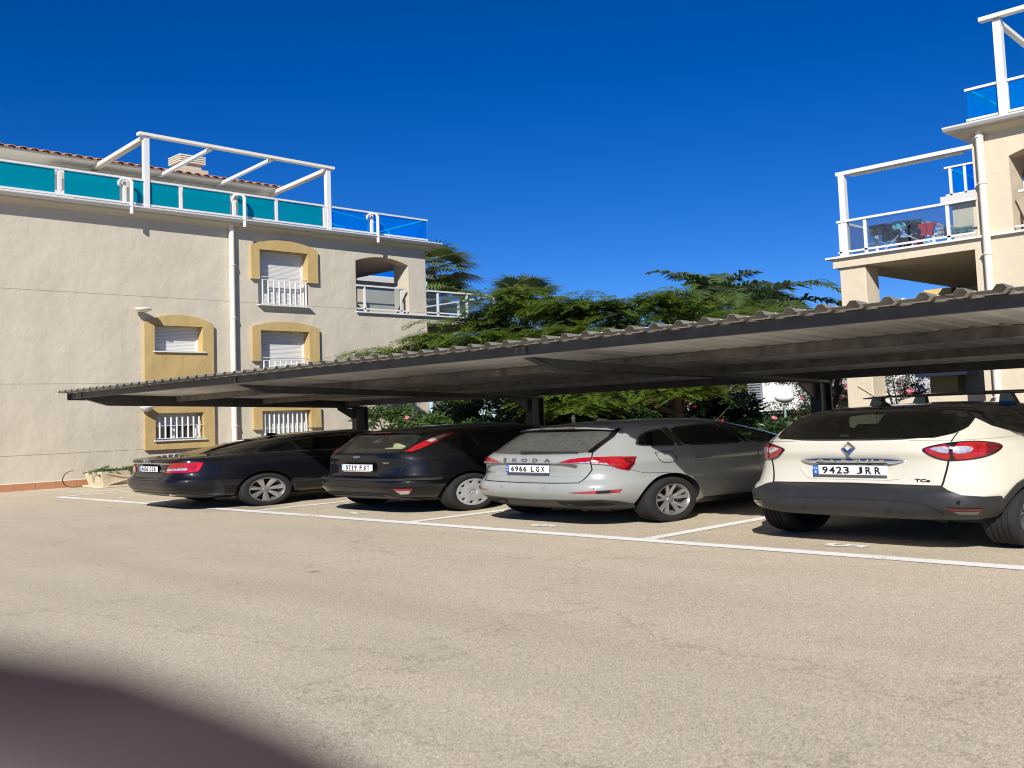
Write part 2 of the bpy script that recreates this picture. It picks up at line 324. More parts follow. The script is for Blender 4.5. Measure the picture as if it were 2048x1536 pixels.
def block(left):
    sx = 1 if left else -1
    class B(MB):
        def add(s, vs, fs, mi=0): return MB.add(s, [(p[0]*sx, p[1], p[2]) for p in vs], fs, mi)
    M_w = M_wallL if left else M_wallR
    root = thing('apartment_building', 'pale grey apartment building with ochre arched window surrounds and teal glass roof railing' if left else 'cream apartment building with columned balcony on the far side of the carport', 'building',
                 (-13.1, 9.15, 0) if left else (-1.05, 9.5, 0), R(90) if left else 0)
    XL = -16.0
    # ---- front wall
    w = B(); lg = (-1.95, -.50, 5.66, 7.86)
    winA = [(-6.50, -5.55, 4.07, 4.89), (-6.50, -5.55, 1.26, 2.11)]; winB = [(-4.32, -3.19, 5.75, 7.66), (-4.32, -3.19, 2.95, 4.86), (-4.32, -3.19, .95, 2.10)]
    holes = [lg]+(winA+winB if left else [])
    facade(w, XL, 0, 0, 8.40, holes, (1.0, 3.05, 5.80) if left else (3.05,), .30)
    # arch over the loggia
    n = 14; zs = lambda t: 7.62+.22*(1-(2*t-1)**2); ax = lambda t: lg[0]+(lg[1]-lg[0])*t
    for k in range(n):
        a, b = k/n, (k+1)/n
        w.add([(ax(a),0,zs(a)),(ax(b),0,zs(b)),(ax(b),0,7.86),(ax(a),0,7.86)], [(0,1,2,3)]); w.add([(ax(a),0,zs(a)),(ax(b),0,zs(b)),(ax(b),.30,zs(b)),(ax(a),.30,zs(a))], [(0,1,2,3)])
    # side wall at the corner with the loggia's side opening, back and inner faces
    for (y0, y1, z0, z1) in ((0, 8.9, 0, 5.35), (0, .52, 5.35, 8.40), (2.6, 8.9, 5.35, 8.40), (.52, 2.6, 7.75, 8.40)):
        w.add([(0,y0,z0),(0,y1,z0),(0,y1,z1),(0,y0,z1)], [(0,1,2,3)])
    w.add([(-.50,.30,5.66),(-.50,.52,5.66),(-.50,.52,7.75),(-.50,.30,7.75)], [(0,1,2,3)]); w.add([(0,.52,5.66),(-.50,.52,5.66),(-.50,.52,7.75),(0,.52,7.75)], [(0,1,2,3)])
    w.add([(-1.95,.3,5.66),(-1.95,2.6,5.66),(-1.95,2.6,7.86),(-1.95,.3,7.86)], [(0,1,2,3)]); w.add([(-1.95,2.6,5.66),(0,2.6,5.66),(0,2.6,7.86),(-1.95,2.6,7.86)], [(0,1,2,3)])
    w.add([(-1.95,.3,7.86),(0,.3,7.86),(0,2.6,7.86),(-1.95,2.6,7.86)], [(0,1,2,3)]); w.add([(-1.95,.3,5.66),(0,.3,5.66),(0,2.6,5.66),(-1.95,2.6,5.66)], [(0,1,2,3)])
    w.add([(XL,8.9,0),(0,8.9,0),(0,8.9,8.4),(XL,8.9,8.4)], [(0,1,2,3)]); w.add([(XL,0,0),(XL,8.9,0),(XL,8.9,8.4),(XL,0,8.4)], [(0,1,2,3)])
    w.add([(XL,0,8.4),(0,0,8.4),(0,8.9,8.4),(XL,8.9,8.4)], [(0,1,2,3)])
    wall = w.build('wall', M_w, root)
    # ---- back wing beyond the terrace
    wx = 3.9 if left else 2.25
    g = B(); g.box(0, wx, 4.9, 8.9, 0, 8.30); g.build('wing_wall', M_w, root)
    # ---- terrace slab, its column and the beam
    t = B(); t.box(0, 2.30, .0, 2.7, 5.40, 5.66); t.build('terrace_slab', M_w, root)
    e = B(); e.box(-1.97, 2.40, -.06, 2.75, 5.662, 5.715) if left else e.box(-1.4, 2.40, -.06, 2.75, 5.662, 5.715); e.build('terrace_edge', M_white, root)
    if not left:
        c = B(); c.cbox(1.78, 2.22, .05, .50, 0, 5.40, .012); c.build('column', M_w, root)
        c = B(); c.box(0, .06, .0, .42, 0, 5.40); c.build('pilaster', M_w, root)
        yb = B(); yb.box(2.26, 2.80, 4.6, 5.6, 0, 5.38); yb.build('ochre_pier', M_yel2, root)
        yb = B(); yb.box(2.0, 3.0, 4.4, 4.9, 2.42, 2.52); yb.build('balcony_edge', M_white, root)
        yb = B(); yb.box(.0, 2.3, 2.75, 4.9, 5.40, 5.64); yb.build('balcony_soffit', M_w, root)
        yb = B(); yb.box(1.95, 2.95, 4.3, 4.9, 4.86, 4.96); yb.build('balcony_edge', M_white, root)
        lw = B(); lw.prism([(-.3,0),(1.75,0),(1.75,1.62),(1.35,1.80),(-.3,1.80)], .9, 1.1, 0, 'xz'); lw.build('garden_wall', M_w, root)
    # ---- eaves: moulding, gutter and the roof slab
    e = B(); e.prism([(.0,8.28),(-.10,8.36),(-.16,8.40),(-.16,8.45),(.0,8.45)], XL, .16, 0, 'yz'); e.build('eaves_moulding', M_w, root)
    e = B(); e.prism([(-.17,8.45),(-.26,8.46),(-.29,8.52),(-.29,8.56),(-.17,8.56)], XL, .30, 0, 'yz'); e.build('gutter', M_gut, root)
    e = B(); e.box(XL, .14, -.16, 8.9, 8.452, 8.60); e.build('roof_terrace_slab', M_white, root)
    e = B(); e.box(0.16, .30, -.17, 8.9, 8.45, 8.56); e.box(-.02, wx+.15, 4.72, 8.95, 8.302, 8.52); e.build('side_gutter', M_gut, root)
    # ---- rain pipe with brackets
    px = -4.92 if left else -.14
    p = B(); p.tube([(px,-.065,0),(px,-.065,8.44)], .055, 12); pipe = p.build('downpipe', M_cream, root, smooth=40)
    for z in (8.2, 7.0, 5.2, 3.2, 1.6, .7):
        q = B(); q.lathe([(.056,0),(.066,.004),(.066,.05),(.056,.054)], (px,-.065,z), 12); q.box(px+.05,px+.10,-.07,0,z+.01,z+.04); q.build('pipe_bracket', M_cream, pipe)
    # ---- roof railing: posts, rails, tinted panels
    rl = B(); rl.box(XL, .0, -.13, -.07, 9.44, 9.50); rail = rl.build('roof_railing', M_white, root)
    q = B(); q.box(XL, .0, -.125, -.075, 8.66, 8.715); q.build('lower_rail', M_white, rail)
    q = B(); q.box(-.06, .0, -.06, 6.5, 9.44, 9.50); q.box(-.055, -.005, -.06, 6.5, 8.66, 8.71); q.build('side_rail', M_white, rail)
    edges = [-11.2, -10.0, -9.85, -8.27, -8.11, -7.14, -6.96, -6.03, -5.93, -4.96, -4.79, -3.99, -3.88, -2.85, -2.71, -1.63, -1.50, -.28] if left else [-3.6,-2.55,-2.45,-1.45,-1.35,-.62,-.52,-.02]
    for i in range(0, len(edges), 2):
        a, b = edges[i], edges[i+1]
        q = B(); q.box(a, b, -.106, -.098, 8.73, 9.43); q.build('glass_panel', M_frost if left and b < -2.8 else M_teal, rail)
        nx = edges[i+2] if i+2 < len(edges) else b+.12
        for xx in (((b+nx)/2-.03,) if i+2 < len(edges) else ()):
            q = B(); q.box(xx, xx+.055, -.125, -.08, 8.715, 9.44); q.box(xx+.015, xx+.04, -.08, -.03, 8.60, 9.2); q.build('railing_post', M_white, rail)
    if left:
        q = B(); q.box(-.28, -.03, -.106, -.098, 8.73, 9.43); q.build('glass_panel', M_teal, rail)
        for x in (-7.02, -4.77, -1.55):
            q = B(); q.tube([(x-.13,-.03,9.1),(x-.13,-.14,9.34),(x-.10,-.19,9.40),(x,-.24,9.38),(x+.03,-.26,9.30),(x+.03,-.26,8.50),(x+.03,-.26,8.30)], .035, 10); q.build('vent_pipe', M_white, root, smooth=60)
    for y0, y1 in ((.0, 1.2), (1.3, 2.5), (2.6, 3.8), (3.9, 5.1)):
        q = B(); q.box(-.036, -.028, y0, y1, 8.73, 9.43); q.build('glass_panel', M_teal, rail)
        q = B(); q.box(-.055, -.0, y1+.02, y1+.07, 8.71, 9.44); q.build('railing_post', M_white, rail)
    # wing railing
    q = B(); q.box(.0, wx+.05, 4.75, 4.81, 9.48, 9.54); q.box(wx, wx+.05, 4.81, 8.5, 9.48, 9.54); q.box(0,wx+.05,4.76,4.80,8.54,8.59); wr = q.build('wing_railing', M_white, root)
    for x0 in ((.05, 1.05, 2.05, 3.02) if left else (.02, 1.02, 1.30)):
        q = B(); q.box(x0, x0+.85, 4.775, 4.783, 8.60, 9.47); q.build('glass_panel', M_teal, wr)
        q = B(); q.box(x0+.87, x0+.92, 4.76, 4.80, 8.52, 9.48); q.build('railing_post', M_white, wr)
    for y0 in (4.9, 5.9): q = B(); q.box(wx+.02, wx+.028, y0, y0+.9, 8.60, 9.47); q.build('glass_panel', M_teal, wr)
    # ---- terrace railing with clear glass
    x1 = 2.14
    q = B(); q.box(.03 if left else -.02, x1+.05, -.02, .04, 6.66, 6.72); q.box(x1, x1+.05, .04, 2.6, 6.66, 6.72); q.box(.03,x1+.05,-.005,.035,5.80,5.85); q.box(x1,x1+.04,.04,2.6,5.80,5.85); tr = q.build('terrace_railing', M_white, root)
    q = B(); q.box(.03, x1+.05, 2.6, 2.66, 6.66, 6.72); q.box(.03,x1+.05,2.61,2.65,5.80,5.85); q.build('rear_rail', M_white, tr)
    for x in ((.35, 1.25, x1) if left else (.42, 1.72, x1)):
        q = B(); q.box(x-.025, x+.025, -.005, .035, 5.70, 6.66); q.build('railing_post', M_white, tr)
        q = B(); q.box(x-.025, x+.025, 2.61, 2.65, 5.70, 6.66); q.build('railing_post', M_white, tr)
    q = B(); q.box(x1, x1+.04, 1.3, 1.35, 5.70, 6.66); q.build('railing_post', M_white, tr)
    for a, b in ((.05, 1.0), (1.04, x1-.02)): q = B(); q.box(a, b, .012, .018, 5.86, 6.65); q.build('glass_panel', M_clearg, tr)
    for a, b in ((.06, 1.28), (1.37, 2.6)): q = B(); q.box(x1+.017, x1+.023, a, b, 5.86, 6.65); q.build('glass_panel', M_clearg, tr)
    # loggia railing
    q = B(); q.box(-1.93, -.60, -.02, .04, 6.66, 6.72); q.box(-1.93,-.52,-.005,.035,5.80,5.85); lr = q.build('loggia_railing', M_white, root)
    for x in (-1.72, -.72): q = B(); q.box(x-.02, x+.02, -.005, .035, 5.70, 6.66); q.build('railing_post', M_white, lr)
    q = B(); q.box(-1.70, -.74, .012, .018, 5.86, 6.65); q.build('glass_panel', M_clearg, lr)
    q = B(); q.box(-1.90, -.05, .05, 2.5, 5.717, 5.74); q.build('terrace_floor', M_terra, root)
    if not left:
        # awning frame over the terrace and frame on the roof
        q = B(); q.box(2.02, 2.12, -.01, .09, 5.715, 8.0); q.build('awning_post', M_white, root)
        q = B(); q.bar((2.16,.04,8.05),(0,.04,8.05),.10,.10); q.bar((1.95,.10,7.97),(.15,.10,7.97),.06,.05); q.build('awning_beam', M_white, root)
        q = B(); q.box(-.58, -.47, -.16, -.05, 8.60, 11.05); pg = q.build('pergola_post', M_white, root)
        q = B(); q.bar((-.30,-.16,11.13),(-5,-.16,11.13),.12,.10); q.bar((-.52,-.1,11.02),(-.52,2.2,10.75),.08,.10); q.build('pergola_beam', M_cream, root)
        q = B(); q.prism([(-.9,10.3),(-6,10.3),(-6,10.42),(-.9,10.42)], 2.0, 2.7, 0, 'xz'); q.build('penthouse_eave', M_w, root)
        q = B(); q.box(-6,-1.1,2.5,7,8.6,10.3); q.build('penthouse_wall', M_w, root)
        return root
    # ================= left block only
    q = B(); q.tube([(-6.76,-.02,5.33),(-6.76,-.12,5.33)], .03, 8); bl = q.build('lamp_bracket', M_cream, root)
    q = B(); q.lathe([(0,-.07),(.09,-.055),(.15,-.01),(.155,.02),(.12,.055),(.05,.075),(0,.08)], (-6.76,-.17,5.34), 18); q.build('lamp_globe', M_cream, bl, smooth=60)
    q = B(); q.lathe([(0,-.14),(.03,-.13),(.10,-.07),(.12,.0),(.09,.03),(0,.04)], (-6.70,-.15,2.30), 16); q.build('wall_lamp', M_gut, root, smooth=60)
    # skirting tiles
    sm = None
    for k in range(26):
        x = -9.9+k*.335
        if sm is None: q = B(); q.box(0, .329, -.014, 0, .0, .20); o = q.build('skirting_tile', M_terra, root); sm = o.data
        else: o = bpy.data.objects.new('skirting_tile', sm); COL.objects.link(o); o.parent = root
        o.location = (x*sx, 0, 0)
    q = B(); q.box(-9.9, -1.2, -.010, 0, .202, .225); q.build('skirting_bead', M_cream, root)
    # ochre surrounds (a raised frame with an arched head)
    def surround(xa, xb, z0, zs, rise, holes, y=-.07):
        n = 16; top = [(xa+(xb-xa)*k/n, zs+rise*(1-abs(2*k/n-1)**2.2)) for k in range(n+1)]
        s = B(); X = sorted(set([p[0] for p in top]+[h for q in holes for h in q[:2]]))
        def zt(x): t = (x-xa)/(xb-xa); return zs+rise*(1-abs(2*t-1)**2.2)
        for i in range(len(X)-1):
            a, b = X[i], X[i+1]; m = (a+b)/2; segs = [(z0, None)]; cuts = sorted([(h[2], h[3]) for h in holes if h[0] < m < h[1]]); lo = z0; cells = []
            for c, d in cuts:
                if c > lo: cells.append((lo, c))
                lo = max(lo, d)
            cells.append((lo, None))
            for c, d in cells:
                za, zb = (zt(a), zt(b)) if d is None else (d, d)
                s.add([(a,y,c),(b,y,c),(b,y,zb),(a,y,za)], [(0,1,2,3)])
                if c > z0-.001: s.add([(a,y,c),(b,y,c),(b,0,c),(a,0,c)], [(0,1,2,3)])
                s.add([(a,y,za),(b,y,zb),(b,0,zb),(a,0,za)], [(0,1,2,3)])
        for x in (xa, xb):
            s.add([(x,y,z0),(x,0,z0),(x,0,zs),(x,y,zs)], [(0,1,2,3)])
        for h in holes:
            for x in h[:2]: s.add([(x,y,max(h[2],z0)),(x,.24,max(h[2],z0)),(x,.24,h[3]),(x,y,h[3])], [(0,1,2,3)])
            s.add([(h[0],y,h[3]),(h[1],y,h[3]),(h[1],.24,h[3]),(h[0],.24,h[3])], [(0,1,2,3)])
        return s.build('window_surround', M_yel, root)
    def inset(h, d=.003): return (h[0]+d, h[1]-d, h[2], h[3]-d)
    surround(-6.69, -5.33, .97, 4.98, .27, [inset(h) for h in winA])
    surround(-4.50, -2.95, 6.62, 7.80, .24, [(-4.315, -3.195, 6.0, 7.655)]); surround(-4.50, -2.95, 3.80, 4.98, .20, [(-4.315, -3.195, 3.0, 4.855)]); surround(-4.50, -2.95, 1.47, 2.20, .24, [(-4.315, -3.195, 1.0, 2.095)])
    def shutter(x0, x1, z0, z1, parent, y=.16):
        s = B(); n = int((z1-z0)/.045); V = []
        for k in range(n+1):
            z = z0+(z1-z0)*k/n; dz = (z1-z0)/n
            V += [(x0,y,z),(x1,y,z),(x0,y-.010,z+dz*.3),(x1,y-.010,z+dz*.3),(x0,y-.010,z+dz*.75),(x1,y-.010,z+dz*.75)]
        F = [(2*i,2*i+1,2*i+3,2*i+2) for i in range(3*n)]
        o = s.add(V, F).build('roller_shutter', M_shut, parent); return o
    def window(h, drop, floor_z=None):
        f = B(); x0, x1, z0, z1 = h; y = .18
        for a, b, c, d in ((x0,x0+.06,z0,z1),(x1-.06,x1,z0,z1),(x0+.06,x1-.06,z0,z0+.06),((x0+x1)/2-.03,(x0+x1)/2+.03,z0+.06,z1)): f.box(a,b,y,y+.06,c,d)
        fr = f.build('window', M_white, root)
        f = B(); f.box(x0+.03,x1-.03,y+.035,y+.041,z0+.03,z1-.03); f.build('pane', M_dglass, fr)
        shutter(x0+.03, x1-.03, z0+(z1-z0)*(1-drop), z1, fr)
        f = B(); f.box(x0-.02, x0+.035, y-.05, y+.01, z0, z1); f.box(x1-.035,x1+.02,y-.05,y+.01,z0,z1); f.build('shutter_guide', M_white, fr)
        f = B(); f.box(x0-.03, x1+.04, -.11, .25, z0-.035, z0+.004); f.build('sill', M_white, fr)
        return fr
    window(winA[0], 1.0); wl = window(winA[1], .48)
    wt = window(winB[0], .99); wm = window(winB[1], .99); wb = window(winB[2], .75)
    def guard(h, z0, z1, y, parent, nb=9, cross=None):
        g = B(); g.tube([(h[0]+.07,y,z1),(h[1]+.05,y,z1)], .018, 8); 
        g.box(h[0]+.06,h[1]+.02,y-.012,y+.012,z1-.10,z1-.078); g.box(h[0]+.06,h[1]+.02,y-.012,y+.012,z0,z0+.022)
        if cross: g.box(h[0]+.04,h[1],y-.012,y+.012,cross,cross+.02)
        gd = g.build('balcony_guard', M_white, parent)
        for k in range(nb):
            x = h[0]+.09+(h[1]-h[0]-.12)*k/(nb-1); b = B(); b.tube([(x,y,z0-.02),(x,y,z1-.08)], .016, 8); b.build('baluster', M_white, gd, smooth=60)
    guard(winB[0], 5.79, 6.72, -.02, wt); guard(winB[1], 2.99, 3.92, -.02, wm)
    def grille(h, z0, z1, y, parent, nb, zc):
        g = B(); g.box(h[0]+.02,h[1]-.02,y-.012,y+.012,zc,zc+.02); g.box(h[0]+.02,h[1]-.02,y-.012,y+.012,z0,z0+.022); gd = g.build('window_grille', M_white, parent)
        for k in range(nb):
            x = h[0]+.10+(h[1]-h[0]-.18)*k/(nb-1); b = B(); b.tube([(x,y,z0),(x,y,z1)], .017, 8); b.build('grille_bar', M_white, gd, smooth=60)
    grille(winA[1], 1.30, 1.98, -.03, wl, 8, 1.70); grille(winB[2], 1.0, 2.06, .0, wb, 10, 1.50)
    # ---- penthouse with tiled roof, chimney, awning and pergola
    q = B(); q.box(XL, -2.6, 2.3, 8.0, 8.6, 10.70); q.build('penthouse_wall', M_cream, root)
    q = B(); q.prism([(1.85,10.75),(1.85,10.83),(2.3,10.90),(6.5,12.40),(6.5,10.65),(2.3,10.65)], XL, -2.45, 0, 'yz'); roof = q.build('penthouse_roof', M_cream, root)
    q = B(); q.box(-7.5,-2.9,1.95,2.2,10.28,10.42); q.build('awning_cassette', M_white, root)
    q = B(); n = 40
    for k in range(n): q.box(-7.4+4.4*k/n, -7.4+4.4*(k+1)/n, 1.93, 1.945, 10.06, 10.28, k % 2)
    q.build('striped_awning', [mat('awning beige stripe', (.50,.42,.30), .9), mat('awning white stripe', (.72,.70,.64), .9)], root)
    tile = None
    for k in range(66):
        x = XL+.1+k*.205
        if tile is None:
            q = B(); V = []; m = 6
            for (y, z) in ((1.78, 10.81), (2.35, 11.01)):
                for s in (0, .014):
                    for j in range(m+1): t = math.pi*j/m; V.append((-(.075+s)*math.cos(t), y, z+(.060+s)*math.sin(t)))
            f = m+1; F = []
            for j in range(m): F += [(j,j+1,2*f+j+1,2*f+j), (f+j,f+j+1,3*f+j+1,3*f+j), (j,j+1,f+j+1,f+j)]
            o = q.add(V, F).build('roof_tile', M_tile, roof, smooth=50); tile = o.data
        else: o = bpy.data.objects.new('roof_tile', tile); COL.objects.link(o); o.parent = roof
        o.location = (x*sx, 0, 0)
    q = B(); V = []; n = 66; m = 8
    for i in range(n*m+1):
        x = XL+i*.205/m; t = (i % m)/m; h = .045*math.sin(math.pi*t*2)
        for (y, z) in ((1.80, 10.822), (6.5, 12.45)): V.append((x, y, z+h))
    q.add(V, [(2*i,2*i+2,2*i+3,2*i+1) for i in range(n*m)]).build('roof_tiles', M_tile, roof, smooth=60)['kind'] = 'stuff'
    q = B(); q.cbox(-4.30,-3.55,3.3,3.9,11.0,11.75,.01); q.cbox(-4.16,-3.68,3.38,3.82,11.75,12.0,.01); ch = q.build('chimney', M_w, root)
    for k in range(4): q = B(); q.cbox(-4.24,-3.60,3.32,3.88,11.98+k*.085,12.035+k*.085,.008); q.build('chimney_slat', M_cream, ch)
    pg = empty('pergola', (0,0,0), 0, root)
    for (x, y, zt) in ((-6.65,-.1,10.9), (-2.69,-.1,10.85)): q = B(); q.box(x-.05,x+.05,y-.05,y+.05,8.60,zt); q.build('pergola_post', M_white, pg)
    q = B(); q.bar((-6.80,-.12,10.95),(-2.55,-.12,10.90),.13,.09); q.build('pergola_front_beam', M_cream, pg)
    q = B(); q.bar((-6.80,2.15,10.72),(-2.55,2.15,10.70),.10,.08); q.build('pergola_rear_beam', M_cream, pg)
    for k in range(4): x = -6.68+k*1.335; q = B(); q.bar((x,-.1,10.87),(x,2.15,10.66),.07,.10); q.build('pergola_rafter', M_white, pg)
    for k in (0, 3): x = -6.68+k*1.335; q = B(); q.bar((x+.02,-.08,10.80),(x+.02,2.15,10.585),.12,.04); q.build('folded_canopy', mat('canopy fabric', (.5,.44,.34), .9), pg)
    q = B(); q.bar((-2.6,2.3,10.55),(-.3,2.3,9.6),.05,.05); q.bar((-2.2,1.0,9.9),(-.4,1.0,9.55),.04,.04); q.build('stair_rail', M_white, root)
    return root
left_block = block(True); right_block = block(False)
# ------------------------------------------------------------------ carport
M_steel = mat('dark grey painted steel', (.058, .060, .066), .5, .1, var=.35, vscale=5, bump=.1, bscale=30)
M_purlin = mat('rusty grey purlin', (.18, .172, .16), .75, var=.5, vscale=7)
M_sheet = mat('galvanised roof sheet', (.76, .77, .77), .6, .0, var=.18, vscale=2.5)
cp = thing('carport', 'long carport with dark steel frame and corrugated metal roof over the parked cars', 'carport')
YF, YR = .0, 4.95
def zr(y): return 2.56-(y-YF)*(.33/(YR-YF))         # roof underside falls to the rear
XA, XB = -10.2, 8.5
# roof sheets, trapezoid ribs along y
pitch = .208; nx = int((XB-XA)/pitch); per = 4
prof = [(0, 0), (.30, 0), (.42, .048), (.58, .048), (.70, 0), (1, 0)]
M_edge_shade = mat('shaded grey roof edge', (.20, .19, .17), .7, .0, var=.3, vscale=6)  # added strip; its dark grey paints the shade under the sheets' overhang
for s, ya, yb, nm, mm in [(q, YF-.015, YR+.1, 'roof_sheet', M_sheet) for q in range(0, nx, per)]+[(q, YF-.17, YF-.018, 'edge_shade_strip', M_edge_shade) for q in range(0, nx, per)]:
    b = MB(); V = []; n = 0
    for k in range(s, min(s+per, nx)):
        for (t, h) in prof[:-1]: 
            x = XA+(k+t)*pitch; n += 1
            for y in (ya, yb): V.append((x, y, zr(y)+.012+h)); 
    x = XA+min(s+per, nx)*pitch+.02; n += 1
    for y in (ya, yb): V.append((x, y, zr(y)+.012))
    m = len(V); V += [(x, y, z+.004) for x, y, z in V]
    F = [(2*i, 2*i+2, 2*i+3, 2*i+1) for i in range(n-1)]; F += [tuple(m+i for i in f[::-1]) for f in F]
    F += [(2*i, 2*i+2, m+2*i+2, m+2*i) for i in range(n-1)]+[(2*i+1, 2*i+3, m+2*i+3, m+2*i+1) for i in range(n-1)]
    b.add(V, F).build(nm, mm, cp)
def cbeam(y, h, w, name, m, lip=.0):
    b = MB(); z = zr(y)
    b.prism([(y-w/2, z), (y+w/2, z), (y+w/2, z-.012), (y-w/2+.012, z-.012), (y-w/2+.012, z-h+.012), (y+w/2, z-h+.012), (y+w/2, z-h), (y-w/2, z-h)], XA+.02, XB, 0, 'yz')
    return b.build(name, m, cp)
cbeam(YF+.05, .125, .06, 'front_beam', M_steel)
for y in (1.65, 3.15): cbeam(y, .13, .06, 'purlin', M_purlin)
cbeam(4.78, .16, .06, 'rear_beam', M_steel)
# left end plate
b = MB(); b.prism([(YF-.02, zr(YF)+.03), (YF-.02, zr(YF)-.16), (YF+.45, zr(YF)-.18), (YR, zr(YR)-.16), (YR, zr(YR)+.03)], XA-.01, XA+.012, 0, 'yz'); b.build('end_plate', M_steel, cp)
for x in (-9.85, -5.66, -1.17, 3.4, 7.9):
    b = MB(); z0 = zr(.1)-.155
    for (u0, u1) in ((-.05, -.038), (.038, .05)): b.prism([(.10, z0), (.42, z0-.16), (4.70, 2.02), (4.95, 2.02), (4.95, zr(4.95)-.165), (.10, z0+.004)], x+u0, x+u1, 0, 'yz')
    for (p, q) in (((.10, z0-.002), (.42, z0-.162)), ((.42, z0-.162), (4.95, 2.018))): b.bar((x, p[0], p[1]), (x, q[0], q[1]), .10, .012)
    arm = b.build('cantilever_arm', M_steel, cp)
    b = MB(); b.box(x-.065, x+.065, 4.70, 4.72, 0, 2.02); b.box(x-.065, x+.065, 4.93, 4.95, 0, 2.02); b.box(x-.01, x+.01, 4.72, 4.93, 0, 2.02); b.box(x-.13,x+.13,4.64,5.02,.0,.02)
    post = b.build('post', M_steel, cp)
    b = MB(); b.prism([(4.70, 2.0), (4.70, 1.72), (4.66, 1.70), (4.36, 1.98), (4.36, 2.05)], x-.012, x+.012, 0, 'yz'); b.build('bracket', M_steel, cp)
    b = MB(); b.box(x-.07, x+.07, YF+.008, YF+.018, zr(YF)-.122, zr(YF)-.01)
    b.build('splice_plate', M_steel, cp)
    for dx in (-.04, .04):
        for dz in (.04, .09): b = MB(); b.lathe([(0,-.008),(.011,-.008),(.011,.004)], (0,0,0), 6); o = b.build('bolt', M_gut, cp); o.location = (x+dx, YF+.004, (zr(YF)-dz)*K); o.rotation_euler = (math.pi/2, 0, 0)
# ------------------------------------------------------------------ car bodies
# A body is a stack of plan outlines, one for each height: rear and front end, half width, and how square the corners are.
def hermite(tab, z):
    t = np.array(tab, float); xs = t[:, 0]; ys = t[:, 1:]
    h = np.diff(xs)[:, None]; d = np.diff(ys, axis=0)/h
    m = np.zeros_like(ys); m[0] = d[0]; m[-1] = d[-1]
    same = d[1:]*d[:-1] > 0
    m[1:-1] = np.where(same, 2*d[1:]*d[:-1]/np.where(same, d[1:]+d[:-1], 1), 0)
    z = min(max(z, xs[0]), xs[-1]); i = min(max(int(np.searchsorted(xs, z))-1, 0), len(xs)-2)
    hh = xs[i+1]-xs[i]; s = (z-xs[i])/hh
    return ((1+2*s)*(1-s)**2)*ys[i] + s*(1-s)**2*hh*m[i] + s*s*(3-2*s)*ys[i+1] + s*s*(s-1)*hh*m[i+1]

class Loft:
    def __init__(self, rear, front, width, square, levels):
        self.t = (rear, front, width, square); self.levels = levels
        self.z0, self.z1 = levels[0], levels[-1]; self.cache = {}
    def outline(self, z):
        """half outline from the middle of the rear, round the +x side, to the middle of the front; with arc lengths"""
        k = round(z, 5)
        if k in self.cache: return self.cache[k]
        yr = hermite(self.t[0], z)[0]; yf = hermite(self.t[1], z)[0]; w = hermite(self.t[2], z)[0]
        n, nf = hermite(self.t[3], z)
        a = min(1.7, (yf-yr)/2)
        q = np.linspace(0, 1, 220)
        ph = np.pi/2*np.where(q < .5, 2**1.2*q**2.2, 1-2**1.2*(1-q)**2.2)
        x1 = w*np.sin(ph)**(2/n); y1 = yr+a-a*np.cos(ph)**(2/n)
        x2 = w*np.cos(ph[1:])**(2/nf); y2 = yf-a+a*np.sin(ph[1:])**(2/nf)
        x = np.concatenate([x1, x2]); y = np.concatenate([y1, y2])
        s = np.concatenate([[0], np.cumsum(np.hypot(np.diff(x), np.diff(y)))])
        self.cache[k] = (x, y, s)
        return self.cache[k]
    def S(self, u, z):
        x, y, s = self.outline(z); a = min(abs(u), s[-1])
        return np.array([math.copysign(np.interp(a, s, x), u), np.interp(a, s, y), z])
    def N(self, u, z):
        e = .006; z2 = min(max(z, self.z0+e), self.z1-e)
        tu = self.S(u+e, z2)-self.S(u-e, z2); x, y, s = self.outline(z2)
        fr = u/s[-1]
        tz = self.S(fr*self.outline(z2+e)[2][-1], z2+e)-self.S(fr*self.outline(z2-e)[2][-1], z2-e)
        n = np.cross(tu, tz); l = np.linalg.norm(n)
        return n/l if l > 1e-9 else np.array([0, 0, 1.])
    def u_rear(self, x, z):
        X, Y, s = self.outline(z); i = int(np.argmax(X)); return math.copysign(np.interp(abs(x), X[:i+1], s[:i+1]), x)
    def u_side(self, y, z, side=1):
        X, Y, s = self.outline(z); return side*np.interp(y, Y, s)
    def grid(self, nu=110):
        q = np.linspace(0, 1, nu); fr = np.concatenate([.30*q[:nu//2]/q[nu//2], .30+.70*np.linspace(0, 1, nu-nu//2)])
        fr = np.concatenate([-fr[:0:-1], fr]); V = []; UZ = []
        for z in self.levels:
            x, y, s = self.outline(z)
            for f in fr[:-1]:
                V.append(self.S(f*s[-1], z)); UZ.append((f*s[-1], z))
        m = len(fr)-1; F = []
        for i in range(len(self.levels)-1):
            for j in range(m):
                F.append((i*m+j, i*m+(j+1) % m, (i+1)*m+(j+1) % m, (i+1)*m+j))
        return np.array(V), F, m, np.array(UZ)

def zlevels(z0, z1, knots, step=.028):
    L = [z0]
    while L[-1] < z1-.10: L.append(L[-1]+step)
    k = 14; a = L[-1]
    L += [a+(z1-a)*(1-(1-i/k)**2) for i in range(1, k+1)]
    return sorted(set(round(v, 5) for v in L+[q for q in knots if z0 < q < z1]))

